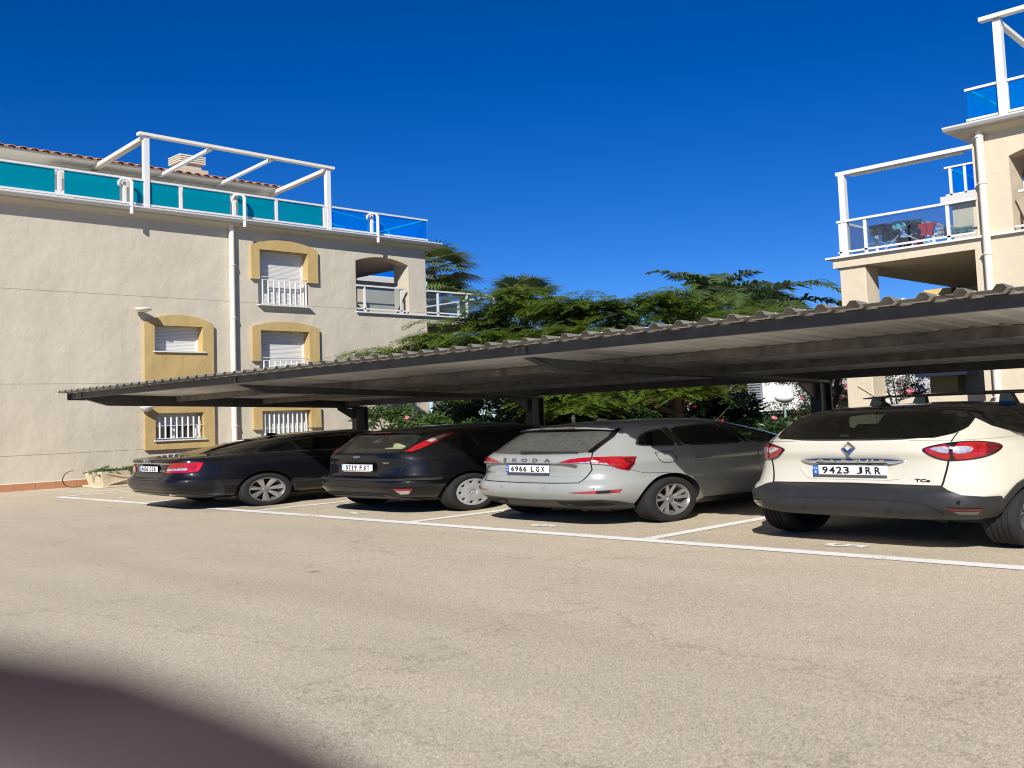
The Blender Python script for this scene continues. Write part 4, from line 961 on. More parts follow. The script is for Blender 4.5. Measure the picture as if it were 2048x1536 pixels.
# ---------------------------------------------------------------- cream crossover
def build_captur():
    L = LOFTS['captur']
    paint = mat('ivory car paint', (.585, .56, .475), .3, coat=.9, var=.02, vscale=4)
    root = thing('crossover_car', 'cream crossover with black roof and roof bars parked nearest the camera', 'car', (1.4212, .2644, 0), -.0615, 'cars parked under the carport')
    rw = [(-.64,1.262),(-.655,1.33),(-.62,1.42),(-.55,1.478),(-.35,1.505),(0,1.512),(.35,1.505),(.55,1.478),(.62,1.42),(.655,1.33),(.64,1.262),(.56,1.215),(.40,1.18),(.2,1.172),(0,1.172),(-.2,1.172),(-.40,1.18),(-.56,1.215)]
    w1 = [(.62,1.345),(.66,1.43),(.75,1.452),(.92,1.462),(.96,1.22),(.88,1.235),(.75,1.28)]
    w2 = [(1.0,1.465),(1.4,1.475),(1.72,1.472),(1.86,1.14),(1.4,1.155),(1.03,1.20)]
    w3 = [(1.78,1.47),(2.0,1.44),(2.35,1.30),(2.72,1.14),(2.3,1.13),(1.92,1.135)]
    ws = [(-.6,1.12),(.6,1.12),(.5,1.46),(-.5,1.46)]
    r = .325; wy = .655; wf = wy+2.606
    cuts = [prism_cut(shrink(rw, .06), -.6, 1.4, 'xz'), prism_cut(shrink(w2, .02), -1.3, 1.3, 'yz'), prism_cut(shrink(w3, .025), -1.3, 1.3, 'yz'), prism_cut(ws, 2.0, 4.5, 'xz'), prism_cut(shrink(w1, .02), -1.3, 1.3, 'yz')]
    for y in (wy, wf):
        for s in (1, -1): cuts.append(well_cut(y, r, .375, min(s*.52, s*1.2), max(s*.52, s*1.2)))
    cut_body(L, 'body', [paint, M_inner, M_gloss], root, cuts, dark_above=1.19)
    dk = glass('dark rear glass', (.22, .24, .24))
    patch(L, rw, 'x', .004, 'rear_window', dk, root, 1, .045, .01, rnd=1)
    patch(L, [(-.70,1.262),(-.66,1.47),(-.45,1.525),(0,1.535),(.45,1.525),(.66,1.47),(.70,1.262),(.668,1.25),(.672,1.34),(.635,1.43),(.56,1.488),(.35,1.514),(0,1.521),(-.35,1.514),(-.56,1.488),(-.635,1.43),(-.672,1.34),(-.668,1.25)], 'x', .003, 'rear_window_surround', M_gloss, root, 1, .045, .01)
    MB().cbox(-.20, .20, hermite(L.t[0], 1.525)[0]-.06, hermite(L.t[0], 1.525)[0]+.03, 1.517, 1.529, .004).build('brake_light', M_dred, root)
    side_glass(root, L, [w1, w2, w3], glass('side glass', (.40, .44, .42)), [[(.925,1.462),(.995,1.465),(1.025,1.20),(.965,1.22)], [(1.725,1.474),(1.775,1.472),(1.915,1.135),(1.865,1.14)]])
    for s in (1, -1):
        # the body colour climbs behind the rear door
        patch(L, [(.40,1.170),(.541,1.186),(.640,1.224),(.688,1.262),(.715,1.290),(.745,1.375),(.80,1.345),(.90,1.288),(1.05,1.238),(1.18,1.205),(1.34,1.178),(1.0,1.165),(.7,1.16)], 'u', .006, 'quarter_panel', paint, root, s, .04, .012)
        tl = patch(L, [(.474,1.078),(.535,1.114),(.65,1.147),(.791,1.150),(.944,1.121),(1.0,1.08),(.931,1.020),(.821,.972),(.695,.950),(.604,.950),(.545,.984),(.502,1.034)], 'u', .006, 'tail_light', M_gloss, root, s, .03, rnd=2)
        patch(L, [(.492,1.076),(.54,1.100),(.634,1.130),(.634,.966),(.606,.965),(.556,.994),(.516,1.040)], 'u', .011, 'red_lens', M_red, tl, s, .025, .005, rnd=1)
        patch(L, [(.652,1.134),(.79,1.138),(.93,1.110),(.975,1.08),(.92,1.03),(.815,.985),(.70,.964),(.652,.966)], 'u', .011, 'red_lens', M_red, tl, s, .025, .005, rnd=1)
        patch(L, [(.84,1.128),(.94,1.106),(.972,1.08),(.92,1.035),(.83,.995),(.86,1.06)], 'u', .014, 'dark_lens', M_dred, tl, s, .025, .004, rnd=1)
        patch(L, [(.52,1.078),(.56,1.098),(.632,1.098),(.632,1.030),(.59,1.040),(.55,1.06)], 'u', .014, 'clear_lens', M_clear, tl, s, .025, .004, rnd=1)
        patch(L, [(.654,1.10),(.74,1.098),(.775,1.07),(.74,1.03),(.654,1.024)], 'u', .014, 'clear_lens', M_clear, tl, s, .025, .004, rnd=1)
        ribbon(L, [(.66,1.235),(.644,1.15)], 'u', .008, .008, 'tailgate_seam', M_gap, root, s)
        ribbon(L, [(.622,.95),(.60,.80),(.588,.69)], 'u', .012, .003, 'tailgate_seam', M_gap, root, s)
        rf = patch(L, [(.615,.492),(.84,.478),(.80,.408),(.675,.412)], 'u', .019, 'reflector_housing', M_gloss, root, s, .03)
        patch(L, [(.635,.486),(.825,.474),(.815,.452),(.645,.462)], 'u', .022, 'red_reflector', M_dred, rf, s, .03, .005)
        patch(L, [(.66,.455),(.80,.447),(.785,.420),(.69,.424)], 'u', .022, 'clear_reflector', mat('fog lamp lens', (.10,.10,.11), .15, coat=1), rf, s, .03, .005)
    # dark lower bumper with its raised middle
    top = [(.97,.585),(.85,.59),(.722,.612),(.66,.645),(.60,.680),(.3,.690)]
    bp = patch(L, [(-a,b) for a,b in top]+[(0,.693)]+[(a,b) for a,b in reversed(top)]+[(1.02,.50),(.98,.43),(.90,.375),(.6,.352),(0,.350),(-.6,.352),(-.90,.375),(-.98,.43),(-1.02,.50)], 'u', .016, 'rear_bumper', M_trim, root, 1, .026, .03)
    patch(L, [(-.62,.40),(-.56,.48),(-.46,.53),(0,.545),(.46,.53),(.56,.48),(.62,.40),(.5,.368),(0,.364),(-.5,.368)], 'u', .030, 'bumper_centre', M_trim, bp, 1, .045, .02, rnd=1)
    for x in (-.30, .28, .70, -.70):
        zz = .43 if abs(x) < .5 else .55; P = L.S(L.u_rear(x, zz), zz)+L.N(L.u_rear(x, zz), zz)*.02; o = MB().lathe([(0,-.006),(.011,-.006),(.013,.002)], (0,0,0), 12, 0, 'x').build('parking_sensor', M_gap, root); o.location = (P[0], P[1]-.012, P[2]*K); o.rotation_euler = (0,0,math.pi/2)
    ribbon(L, [(-.59,.694),(0,.704),(.59,.694)], 'u', .012, .004, 'tailgate_seam', M_gap, root)
    # chrome bar, emblem and plate recess
    y0 = hermite(L.t[0], .95)[0]
    V = []; n = 30; m = 9
    for i in range(n+1):
        x = -.375+.75*i/n; e = max(.03, 1-abs(2*i/n-1)**5); yb = L.S(L.u_rear(x, .95), .95)[1]
        for j in range(m+1): t = math.pi*(j/m-.5); V.append((x, yb+.01-.045*math.cos(t)*e**.5, .950+.048*math.sin(t)*e))
    cb = MB().add(V, [(i*(m+1)+j, (i+1)*(m+1)+j, (i+1)*(m+1)+j+1, i*(m+1)+j+1) for i in range(n) for j in range(m)]).build('chrome_bar', M_chrome, root, smooth=60)
    for i, ch in enumerate('CAPTUR'): lettering(root, L, ch, -.20+.088*i, .955, .05, 'model_lettering', M_chrome, 1.35, .042, .002)
    y1 = hermite(L.t[0], 1.09)[0]
    em = MB(); a, h = .052, .077
    V = [(0,y1-.004,1.09+h),(a,y1-.004,1.09),(0,y1-.004,1.09-h),(-a,y1-.004,1.09), (0,y1-.022,1.09+h*.72),(a*.72,y1-.022,1.09),(0,y1-.022,1.09-h*.72),(-a*.72,y1-.022,1.09), (0,y1-.016,1.09+h*.38),(a*.34,y1-.016,1.09),(0,y1-.016,1.09-h*.38),(-a*.34,y1-.016,1.09)]
    F = [(i,(i+1)%4,(i+1)%4+4,i+4) for i in range(4)]+[(i+4,(i+1)%4+4,(i+1)%4+8,i+8) for i in range(4)]
    em.add(V,F).build('diamond_emblem', M_chrome, root)
    MB().add(V[8:],[(0,1,2,3)]).build('emblem_middle', paint, root)
    pr = [(-.37,.885),(-.36,.84),(-.315,.765),(-.25,.752),(.25,.752),(.315,.765),(.36,.84),(.37,.885)]
    ribbon(L, pr, 'x', .02, .004, 'plate_recess_edge', paint, root)
    plate(root, L, .848, '9423 JRR', y=.048)
    lettering(root, L, 'TCe', .47, .749, .042, 'engine_lettering', M_ink, 1.25)
    for s in (1, -1):
        arch = [(wy+.42*math.cos(t), r+.42*math.sin(t)) for t in np.linspace(-.25, math.pi+.25, 26)]; inner = [(wy+.365*math.cos(t), r+.365*math.sin(t)) for t in np.linspace(math.pi+.25, -.25, 26)]
        patch(L, arch+inner, 'y', .012, 'wheel_arch_trim', M_trim, root, s, .06, .02)
        arch = [(a+2.606, b) for a, b in arch]; inner = [(a+2.606, b) for a, b in inner]
        patch(L, arch+inner, 'y', .012, 'wheel_arch_trim', M_trim, root, s, .06, .02)
        patch(L, [(.98,1.16),(1.06,.90),(1.13,.62),(1.16,.42),(1.86,.42),(1.90,.70),(1.85,1.11)], 'y', .004, 'rear_door', paint, root, s, .06, .008)
        patch(L, [(1.885,1.11),(1.925,.70),(1.885,.42),(2.80,.42),(2.86,.70),(2.75,1.08)], 'y', .004, 'front_door', paint, root, s, .06, .008)
        ribbon(L, [(1.10,.33),(1.9,.31),(2.85,.33)], 'y', .12, .010, 'sill_trim', M_trim, root, s)
        for y in (1.07, 2.0):
            a = L.S(L.u_side(y, .95, s), .95)[0]; MB().cbox(min(a-s*.005, a+s*.035), max(a-s*.005, a+s*.035), y, y+.19, .935, .965, .012).build('door_handle', paint, root, smooth=40)
    flap = [(.62,1.02),(.80,1.03),(.84,1.0),(.84,.90),(.80,.885),(.66,.885),(.62,.91)]
    ribbon(L, flap+[flap[0]], 'y', .007, .002, 'fuel_flap_seam', M_gap, root, 1)
    seats(root, 1.05, 2.0, 1.06)
    MB().cbox(-.05, .12, 2.9, 2.93, 1.28, 1.32, .005).build('rear_view_mirror', M_seat, root)
    # roof bars, aerial, wiper
    for (y, zz) in ((1.33, 1.618), (2.0, 1.635)):
        b = MB(); n = 14; V = []
        for i in range(n+1):
            x = -.60+1.2*i/n; e = 1-abs(2*i/n-1)**8*.6; z = zz+.035-.012*(2*i/n-1)**2
            V += [(x, y-.04*e, z), (x, y-.015*e, z+.02*e), (x, y+.015*e, z+.02*e), (x, y+.04*e, z), (x, y, z-.016*e)]
        F = [(i*5+j, i*5+(j+1) % 5, i*5+5+(j+1) % 5, i*5+5+j) for i in range(n) for j in range(5)]+[(0,1,2,3,4),(n*5,n*5+4,n*5+3,n*5+2,n*5+1)]
        rb = b.add(V, F).build('roof_bar', M_gloss, root, smooth=40)
        for s in (-1, 1): MB().prism([(s*.43, zz-.085),(s*.55, zz-.11),(s*.51, zz+.028),(s*.44, zz+.028)], y-.03, y+.03, 0, 'xz').build('roof_bar_foot', M_gloss, rb)
    an = MB(); an.lathe([(.045,0),(.035,.03),(.015,.055),(0,.06)], (0,.55,1.525), 14); an.tube([(0,.56,1.57),(0,.40,1.66),(0,.22,1.77)], .004, 6); an.build('roof_aerial', M_trim, root, smooth=40)
    wp = MB(); wp.bar((-.06, .13, 1.238), (.37, .155, 1.212), .012, .02); wp.cbox(-.10, .0, .10, .14, 1.195, 1.235, .012); wp.build('rear_wiper', M_trim, root)
    mirrors(root, L, 2.62, 1.1, M_gloss); underside(root, .55, 3.8, .60, .24)
    for y in (wy, wf):
        for s in (1, -1): wheel(root, s*.785, y, s, r, .215, .222, 'wide5', M_darkalloy)
    return root

# ---------------------------------------------------------------- black hatchback
def build_focus():
    L = LOFTS['focus']
    paint = mat('black car paint', (.003, .0034, .005), .45, coat=.75, spec=.1)
    root = thing('hatchback_car', 'black hatchback with damaged rear bumper and high red tail lights between two cars', 'car', (-3.8828, .3155, 0), -.0245, 'cars parked under the carport')
    rw = [(-.57,1.055),(-.60,1.14),(-.59,1.25),(-.56,1.325),(-.3,1.338),(0,1.342),(.3,1.338),(.56,1.325),(.59,1.25),(.60,1.14),(.57,1.055),(.3,1.046),(0,1.042),(-.3,1.046)]
    w1 = [(.62,1.155),(.66,1.24),(.78,1.29),(.90,1.308),(.95,1.10),(.78,1.105)]
    w2 = [(.99,1.315),(1.4,1.352),(1.80,1.36),(1.95,1.065),(1.4,1.075),(1.03,1.095)]
    w3 = [(1.87,1.36),(2.05,1.345),(2.4,1.24),(2.80,1.07),(2.4,1.06),(2.02,1.063)]
    ws = [(-.6,1.08),(.6,1.08),(.5,1.38),(-.5,1.38)]
    r = .318; wy = .80; wf = wy+2.64
    cuts = [prism_cut(shrink(rw, .04), -.6, 1.3, 'xz'), prism_cut(shrink(w1, .02), -1.3, 1.3, 'yz'), prism_cut(shrink(w2, .02), -1.3, 1.3, 'yz'), prism_cut(shrink(w3, .025), -1.3, 1.3, 'yz'), prism_cut(ws, 2.0, 4.5, 'xz')]
    for y in (wy, wf):
        for s in (1, -1): cuts.append(well_cut(y, r, .365, min(s*.52, s*1.2), max(s*.52, s*1.2)))
    cut_body(L, 'body', [paint, M_inner], root, cuts)
    patch(L, rw, 'x', .003, 'rear_window', glass('green rear glass', (.74, .82, .76), .03), root, 1, .045, .01, rnd=1)
    side_glass(root, L, [w1, w2, w3], glass('side glass', (.50, .58, .53)), [[(.91,1.31),(.985,1.315),(1.025,1.095),(.955,1.10)], [(1.805,1.362),(1.865,1.362),(2.015,1.063),(1.955,1.065)]])
    for s in (1, -1):
        tl = patch(L, [(.618,1.050),(.648,1.138),(.700,1.225),(.770,1.318),(.86,1.352),(.93,1.348),(.905,1.285),(.81,1.175),(.755,1.105),(.705,1.056)], 'u', .008, 'tail_light', M_red, root, s, .03)
        patch(L, [(.712,1.222),(.755,1.285),(.835,1.320),(.855,1.300),(.825,1.252),(.775,1.192)], 'u', .012, 'clear_lens', M_clear, tl, s, .03, .005)
        rf = patch(L, [(.60,.452),(.80,.447),(.725,.355),(.645,.352)], 'u', .006, 'rear_fog_light', M_clear, root, s, .03)
        patch(L, [(.60,.452),(.80,.447),(.775,.415),(.622,.42)], 'u', .010, 'red_lens', M_red, rf, s, .03, .005)
        ribbon(L, [(.612,1.045),(.635,.90),(.63,.80),(.60,.65)], 'u', .011, .002, 'tailgate_seam', M_gap, root, s)
        ribbon(L, [(.778,1.04),(.79,.92),(.80,.85)], 'u', .005, .0015, 'panel_seam', M_gap, root, s)
    sp = MB(); V = []
    for x in np.linspace(-.55, .55, 21):
        e = (abs(x)/.55)**3; V += [(x,.62,1.425-.03*e),(x,.37+.08*e,1.385-.03*e),(x,.36+.08*e,1.372-.03*e),(x,.40+.08*e,1.352-.03*e),(x,.60,1.35-.03*e)]
    s2 = sp.add(V, [(i*5+j, i*5+j+1, i*5+6+j, i*5+5+j) for i in range(20) for j in range(4)]).build('roof_spoiler', paint, root, smooth=40)
    MB().cbox(-.17,.17,.356,.37,1.372,1.386,.003).build('brake_light', M_dred, s2)
    y0 = hermite(L.t[0], .975)[0]
    ov = MB(); ov.add([(.055*math.cos(t)-.03, y0-.006, .975+.026*math.sin(t)) for t in np.linspace(0, 2*math.pi, 28, False)]+[(.049*math.cos(t)-.03, y0-.012, .975+.021*math.sin(t)) for t in np.linspace(0, 2*math.pi, 28, False)], [(i,(i+1)%28,(i+1)%28+28,i+28) for i in range(28)])
    o = ov.build('oval_emblem', M_chrome, root, smooth=40)
    MB().add([(.049*math.cos(t)-.03, y0-.010, .975+.021*math.sin(t)) for t in np.linspace(0, 2*math.pi, 28, False)], [tuple(range(28))]).build('emblem_field', mat('emblem blue', (.02,.06,.22), .25, coat=1), o)
    V, F = text_mb('Ford', .034, .002, .0006, 1.25); MB().add([(a-.03, b+y0-.013, c+.975) for a, b, c in V], F).build('maker_lettering', M_chrome, o)
    lettering(root, L, 'FOCUS', -.53, .86, .03, 'model_lettering', M_chrome, 1.3)
    lettering(root, L, 'TDCi', .43, .872, .032, 'engine_lettering', M_chrome, 1.2)
    ribbon(L, [(-.60,.885),(-.36,.885),(0,.888),(.36,.885),(.62,.888)], 'u', .014, .003, 'tailgate_crease', paint, root)
    ribbon(L, [(-.36,.87),(-.33,.74),(-.28,.705),(.26,.705),(.31,.74),(.36,.87)], 'u', .012, .003, 'plate_recess_edge', paint, root)
    plate(root, L, .795, '0719 FJT', y=.045, band_mat=mat('faded plate blue', (.35,.60,.72), .4), rail=True)
    # bumper: step strip, lower lip, crushed left corner
    ribbon(L, [(-.86,.60),(-.6,.592),(0,.590),(.6,.592),(.80,.60),(1.1,.59)], 'u', .035, .012, 'bumper_strip', M_trim, root)
    ribbon(L, [(-.80,.455),(-.4,.462),(0,.464),(.4,.462),(.80,.455)], 'u', .02, .006, 'bumper_line', paint, root)
    lo = patch(L, [(-.84,.30),(-.66,.345),(-.45,.36),(.45,.36),(.52,.335),(.60,.29),(.90,.27),(1.02,.22),(.6,.21),(0,.205),(-.6,.21),(-.84,.22)], 'u', .008, 'bumper_lower_lip', M_trim, root, 1, .045, .02)
    patch(L, [(-.62,.335),(.40,.345),(.44,.315),(-.60,.30)], 'u', .011, 'bumper_slot', M_gap, lo, 1, .05, .004)
    rng = random.Random(5); dm = MB()
    for k in range(12):
        z = .33+.30*rng.random(); P = L.S(-.80-.12*rng.random(), z)+L.N(-.84, z)*rng.uniform(0, .04)
        q = [P+np.array([rng.uniform(-.05,.05), rng.uniform(-.05,.06), rng.uniform(-.05,.05)]) for _ in range(3)]
        dm.add([P]+q, [(0,1,2),(0,2,3),(0,3,1),(1,3,2)])
    dm.build('torn_bumper_corner', mat('scuffed black plastic', (.05,.05,.052), .35, var=.6, vscale=25), root)
    for s in (1, -1):
        patch(L, [(1.02,1.07),(1.09,.86),(1.20,.66),(1.25,.48),(1.27,.32),(1.98,.32),(2.0,.60),(1.97,1.045)], 'y', .0035, 'rear_door', paint, root, s, .06, .008)
        patch(L, [(2.0,1.045),(2.03,.60),(2.01,.32),(3.0,.32),(3.06,.55),(2.98,.93),(2.82,1.05)], 'y', .0035, 'front_door', paint, root, s, .06, .008)
        for y in (1.1, 2.12):
            a = L.S(L.u_side(y, .90, s), .90)[0]; MB().cbox(min(a-s*.005, a+s*.035), max(a-s*.005, a+s*.035), y, y+.2, .885, .915, .012).build('door_handle', paint, root, smooth=40)
    seats(root, 1.12, 2.12, 1.0)
    wp = MB(); wp.bar((-.10,.10,1.055),(.38,.118,1.062),.012,.02); wp.build('rear_wiper', M_trim, root)
    mirrors(root, L, 2.72, 1.04, paint); underside(root, .35, 4.0, .62, .21)
    for y in (wy, wf):
        for s in (1, -1): wheel(root, s*.815, y, s, r, .205, .215, 'hubcap', M_hub)
    return root

# ---------------------------------------------------------------- dark blue saloon
def build_audi():
    L = LOFTS['audi']
    paint = mat('dark blue car paint', (.0040, .0046, .0075), .45, coat=.7, spec=.1)
    root = thing('saloon_car', 'dark navy saloon with red tail lights parked farthest from the camera', 'car', (-6.7714, -.5119, 0), -.0663, 'cars parked under the carport')
    rg = [(-.68,1.075),(-.66,1.13),(-.585,1.26),(-.52,1.34),(-.46,1.358),(0,1.366),(.46,1.358),(.52,1.34),(.585,1.26),(.66,1.13),(.68,1.075),(.35,1.07),(0,1.068),(-.35,1.07)]
    w1 = [(1.02,1.07),(1.10,1.13),(1.26,1.20),(1.42,1.245),(1.47,1.25),(1.52,1.055),(1.2,1.062)]
    w2 = [(1.55,1.262),(1.9,1.305),(2.30,1.325),(2.42,1.045),(2.0,1.05),(1.60,1.055)]
    w3 = [(2.38,1.326),(2.62,1.322),(2.85,1.28),(3.12,1.15),(3.28,1.06),(2.9,1.04),(2.50,1.043)]
    ws = [(-.6,1.08),(.6,1.08),(.5,1.36),(-.5,1.36)]
    r = .325; wy = 1.075; wf = wy+2.843
    cuts = [prism_cut(shrink(rg, .05), .3, 2.3, 'xz'), prism_cut(shrink(w1, .02), -1.3, 1.3, 'yz'), prism_cut(shrink(w2, .02), -1.3, 1.3, 'yz'), prism_cut(shrink(w3, .025), -1.3, 1.3, 'yz'), prism_cut(ws, 2.6, 4.6, 'xz')]
    for y in (wy, wf):
        for s in (1, -1): cuts.append(well_cut(y, r, .37, min(s*.55, s*1.2), max(s*.55, s*1.2)))
    cut_body(L, 'body', [paint, M_inner], root, cuts)
    patch(L, rg, 'x', .003, 'rear_window', glass('saloon rear glass', (.20,.22,.22)), root, 1, .05, .01, rnd=1)
    side_glass(root, L, [w1, w2, w3], glass('side glass', (.42,.46,.46)), [[(1.475,1.252),(1.545,1.26),(1.595,1.055),(1.525,1.055)], [(2.305,1.327),(2.375,1.327),(2.495,1.043),(2.425,1.045)]])
    for s in (1, -1):
        ribbon(L, [(.98,1.05),(1.5,1.045),(2.0,1.04),(2.5,1.033),(3.2,1.04)], 'y', .012, .004, 'window_chrome', M_chrome, root, s)
        ribbon(L, [(.99,1.06),(1.10,1.142),(1.26,1.214),(1.45,1.26),(1.9,1.318),(2.4,1.34)], 'y', .010, .004, 'window_chrome', M_chrome, root, s)
        tl = patch(L, [(.43,.738),(.475,.845),(.56,.932),(.78,.936),(.935,.926),(.915,.859),(.888,.756),(.745,.740)], 'u', .008, 'tail_light', M_red, root, s, .03)
        patch(L, [(.465,.778),(.48,.818),(.76,.830),(.765,.785)], 'u', .012, 'clear_lens', M_clear, tl, s, .03, .005)
        patch(L, [(.87,.915),(.925,.915),(.885,.765),(.85,.77)], 'u', .012, 'side_lens', mat('bright red lens', (.6,.01,.015), .12, coat=1), tl, s, .03, .005)
        ribbon(L, [(.55,.935),(.50,.88),(.44,.75),(.43,.66),(.41,.60)], 'u', .011, .002, 'boot_seam', M_gap, root, s)
        ribbon(L, [(.90,.755),(1.05,.72),(1.35,.70)], 'u', .005, .001, 'bumper_seam', M_gap, root, s)
    ribbon(L, [(-.54,.918),(0,.925),(.54,.918)], 'u', .022, .010, 'boot_chrome_strip', M_chrome, root)
    ribbon(L, [(-.41,.60),(0,.592),(.41,.60)], 'u', .011, .002, 'boot_seam', M_gap, root)
    patch(L, [(-.44,.90),(-.47,.72),(-.36,.705),(.36,.705),(.44,.72),(.44,.90)], 'u', -.001, 'plate_recess', M_gloss, root, 1, .05, .002)
    y0 = hermite(L.t[0], .975)[0]; rm = MB()
    for k in range(4): rm.tube([(-.085+.057*k+.036*math.cos(t), y0-.012, .972+.036*math.sin(t)) for t in np.linspace(0, 2*math.pi, 20, False)], .0062, 6, 0, True)
    rm.build('ring_emblem', M_chrome, root, smooth=60)
    lettering(root, L, 'A6', -.57, .775, .06, 'model_lettering', M_chrome, 1.1)
    lettering(root, L, '2.0 TDI', .34, .775, .045, 'engine_lettering', M_chrome, 1.1)
    plate(root, L, .81, '8436 DZB', y=.055)
    ribbon(L, [(-.9,.42),(0,.41),(.9,.42),(1.4,.41)], 'u', .008, .0015, 'bumper_seam', M_gap, root)
    patch(L, [(-.95,.27),(-.7,.345),(0,.35),(.7,.345),(.95,.27),(.6,.215),(-.6,.215)], 'u', .005, 'bumper_lower_lip', M_trim, root, 1, .05, .02)
    for s in (1, -1):
        e = MB(); e.tube([(s*.52,.10,.325),(s*.52,.40,.325)], .035, 14); e.build('exhaust_tip', M_chrome, root, smooth=40)
    for s in (1, -1):
        patch(L, [(1.47,1.03),(1.50,.86),(1.58,.70),(1.66,.52),(1.68,.32),(2.42,.32),(2.46,.60),(2.46,1.025)], 'y', .0035, 'rear_door', paint, root, s, .06, .008)
        patch(L, [(2.485,1.025),(2.49,.60),(2.45,.32),(3.45,.32),(3.5,.60),(3.42,.95),(3.25,1.03)], 'y', .0035, 'front_door', paint, root, s, .06, .008)
        for y in (1.62, 2.65):
            a = L.S(L.u_side(y, .90, s), .90)[0]; MB().cbox(min(a-s*.005, a+s*.035), max(a-s*.005, a+s*.035), y, y+.21, .885, .915, .012).build('door_handle', paint, root, smooth=40)
    seats(root, 1.75, 2.7, .98)
    fin = MB(); fin.prism([(1.55,1.36),(1.72,1.385),(1.66,1.42),(1.57,1.43)], -.014, .014, 0, 'yz'); fin.build('roof_antenna', paint, root)
    MB().cbox(-.1, .1, 3.05, 3.09, 1.24, 1.30, .008).build('rear_view_mirror', M_seat, root)
    mirrors(root, L, 3.2, 1.02, paint); underside(root, .5, 4.4, .62, .21)
    for y in (wy, wf):
        for s in (1, -1): wheel(root, s*.81, y, s, r, .225, .222, 'seven', M_alloy)
    return root

build_captur(); build_skoda(); build_focus(); build_audi()
# ------------------------------------------------------------------ planting behind the carport
def bulk(name, V, F, mats, parent, mi=None, smooth=False):
    """a big leafy mesh from arrays of corners and quads"""
    me = bpy.data.meshes.new(name); V = np.asarray(V, float).copy(); V[:, 2] *= K; F = np.asarray(F, int)
    me.vertices.add(len(V)); me.vertices.foreach_set('co', V.ravel()); k = F.shape[1]
    me.loops.add(F.size); me.loops.foreach_set('vertex_index', F.ravel()); me.polygons.add(len(F))
    me.polygons.foreach_set('loop_start', np.arange(0, F.size, k)); me.update(calc_edges=True)
    for m in (mats if isinstance(mats, (list, tuple)) else [mats]): me.materials.append(m)
    if mi is not None: me.polygons.foreach_set('material_index', np.asarray(mi, int))
    me.validate(); o = bpy.data.objects.new(name, me); COL.objects.link(o); o.parent = parent; return o
class Leaves:
    def __init__(s): s.v = []; s.n = 0
    def quad(s, p, d, side, l, w, tip=.25):
        a = p+side*w*.5; b = p-side*w*.5; q = p+d*l*.55; s.v += [p, q+side*w*.5, p+d*l, q-side*w*.5]; s.n += 1
    def build(s, name, m, parent): return bulk(name, np.array(s.v), np.arange(len(s.v)).reshape(-1, 4), m, parent)
def nrm(v): return v/(np.linalg.norm(v)+1e-9)
def nr(v): return v/(np.linalg.norm(v, axis=1, keepdims=True)+1e-9)
def quads(p, d, side, l, w):
    """many pointed leaves at once: base, direction, width direction, length, width"""
    q = p+d*(l*.55)[:, None]; s = side*(w*.5)[:, None]; return np.stack([p, q+s, p+d*l[:, None], q-s], 1).reshape(-1, 3)
M_bark = mat('grey brown bark', (.13, .10, .075), .9, var=.4, vscale=8, bump=.6, bscale=25)
M_palmbark = mat('ringed palm trunk', (.17, .14, .105), .9, var=.5, vscale=12, bump=.7, bscale=20)
M_fern = leafmat('feathery green leaf', (.068, .122, .014), (.155, .228, .028), .4)
M_fan = leafmat('fan palm leaf', (.075, .125, .035), (.18, .22, .075), .3, .4)
M_queen = leafmat('feather palm leaf', (.055, .10, .035), (.13, .18, .065), .28, .35)
M_shrub = leafmat('shrub leaf', (.035, .075, .018), (.09, .15, .035), .25, .35)
M_dark = leafmat('dark shrub leaf', (.018, .045, .014), (.05, .09, .025), .22, .35)
M_lime = leafmat('pale shrub leaf', (.16, .24, .05), (.30, .38, .09), .3, .45)
M_hedge = leafmat('hedge leaf', (.065, .095, .02), (.11, .15, .03), .25, .5)
M_pink = mat('pink petal', (.62, .16, .22), .6); M_rose = mat('deep pink petal', (.55, .12, .20), .6); M_redf = mat('red petal', (.50, .02, .03), .6)

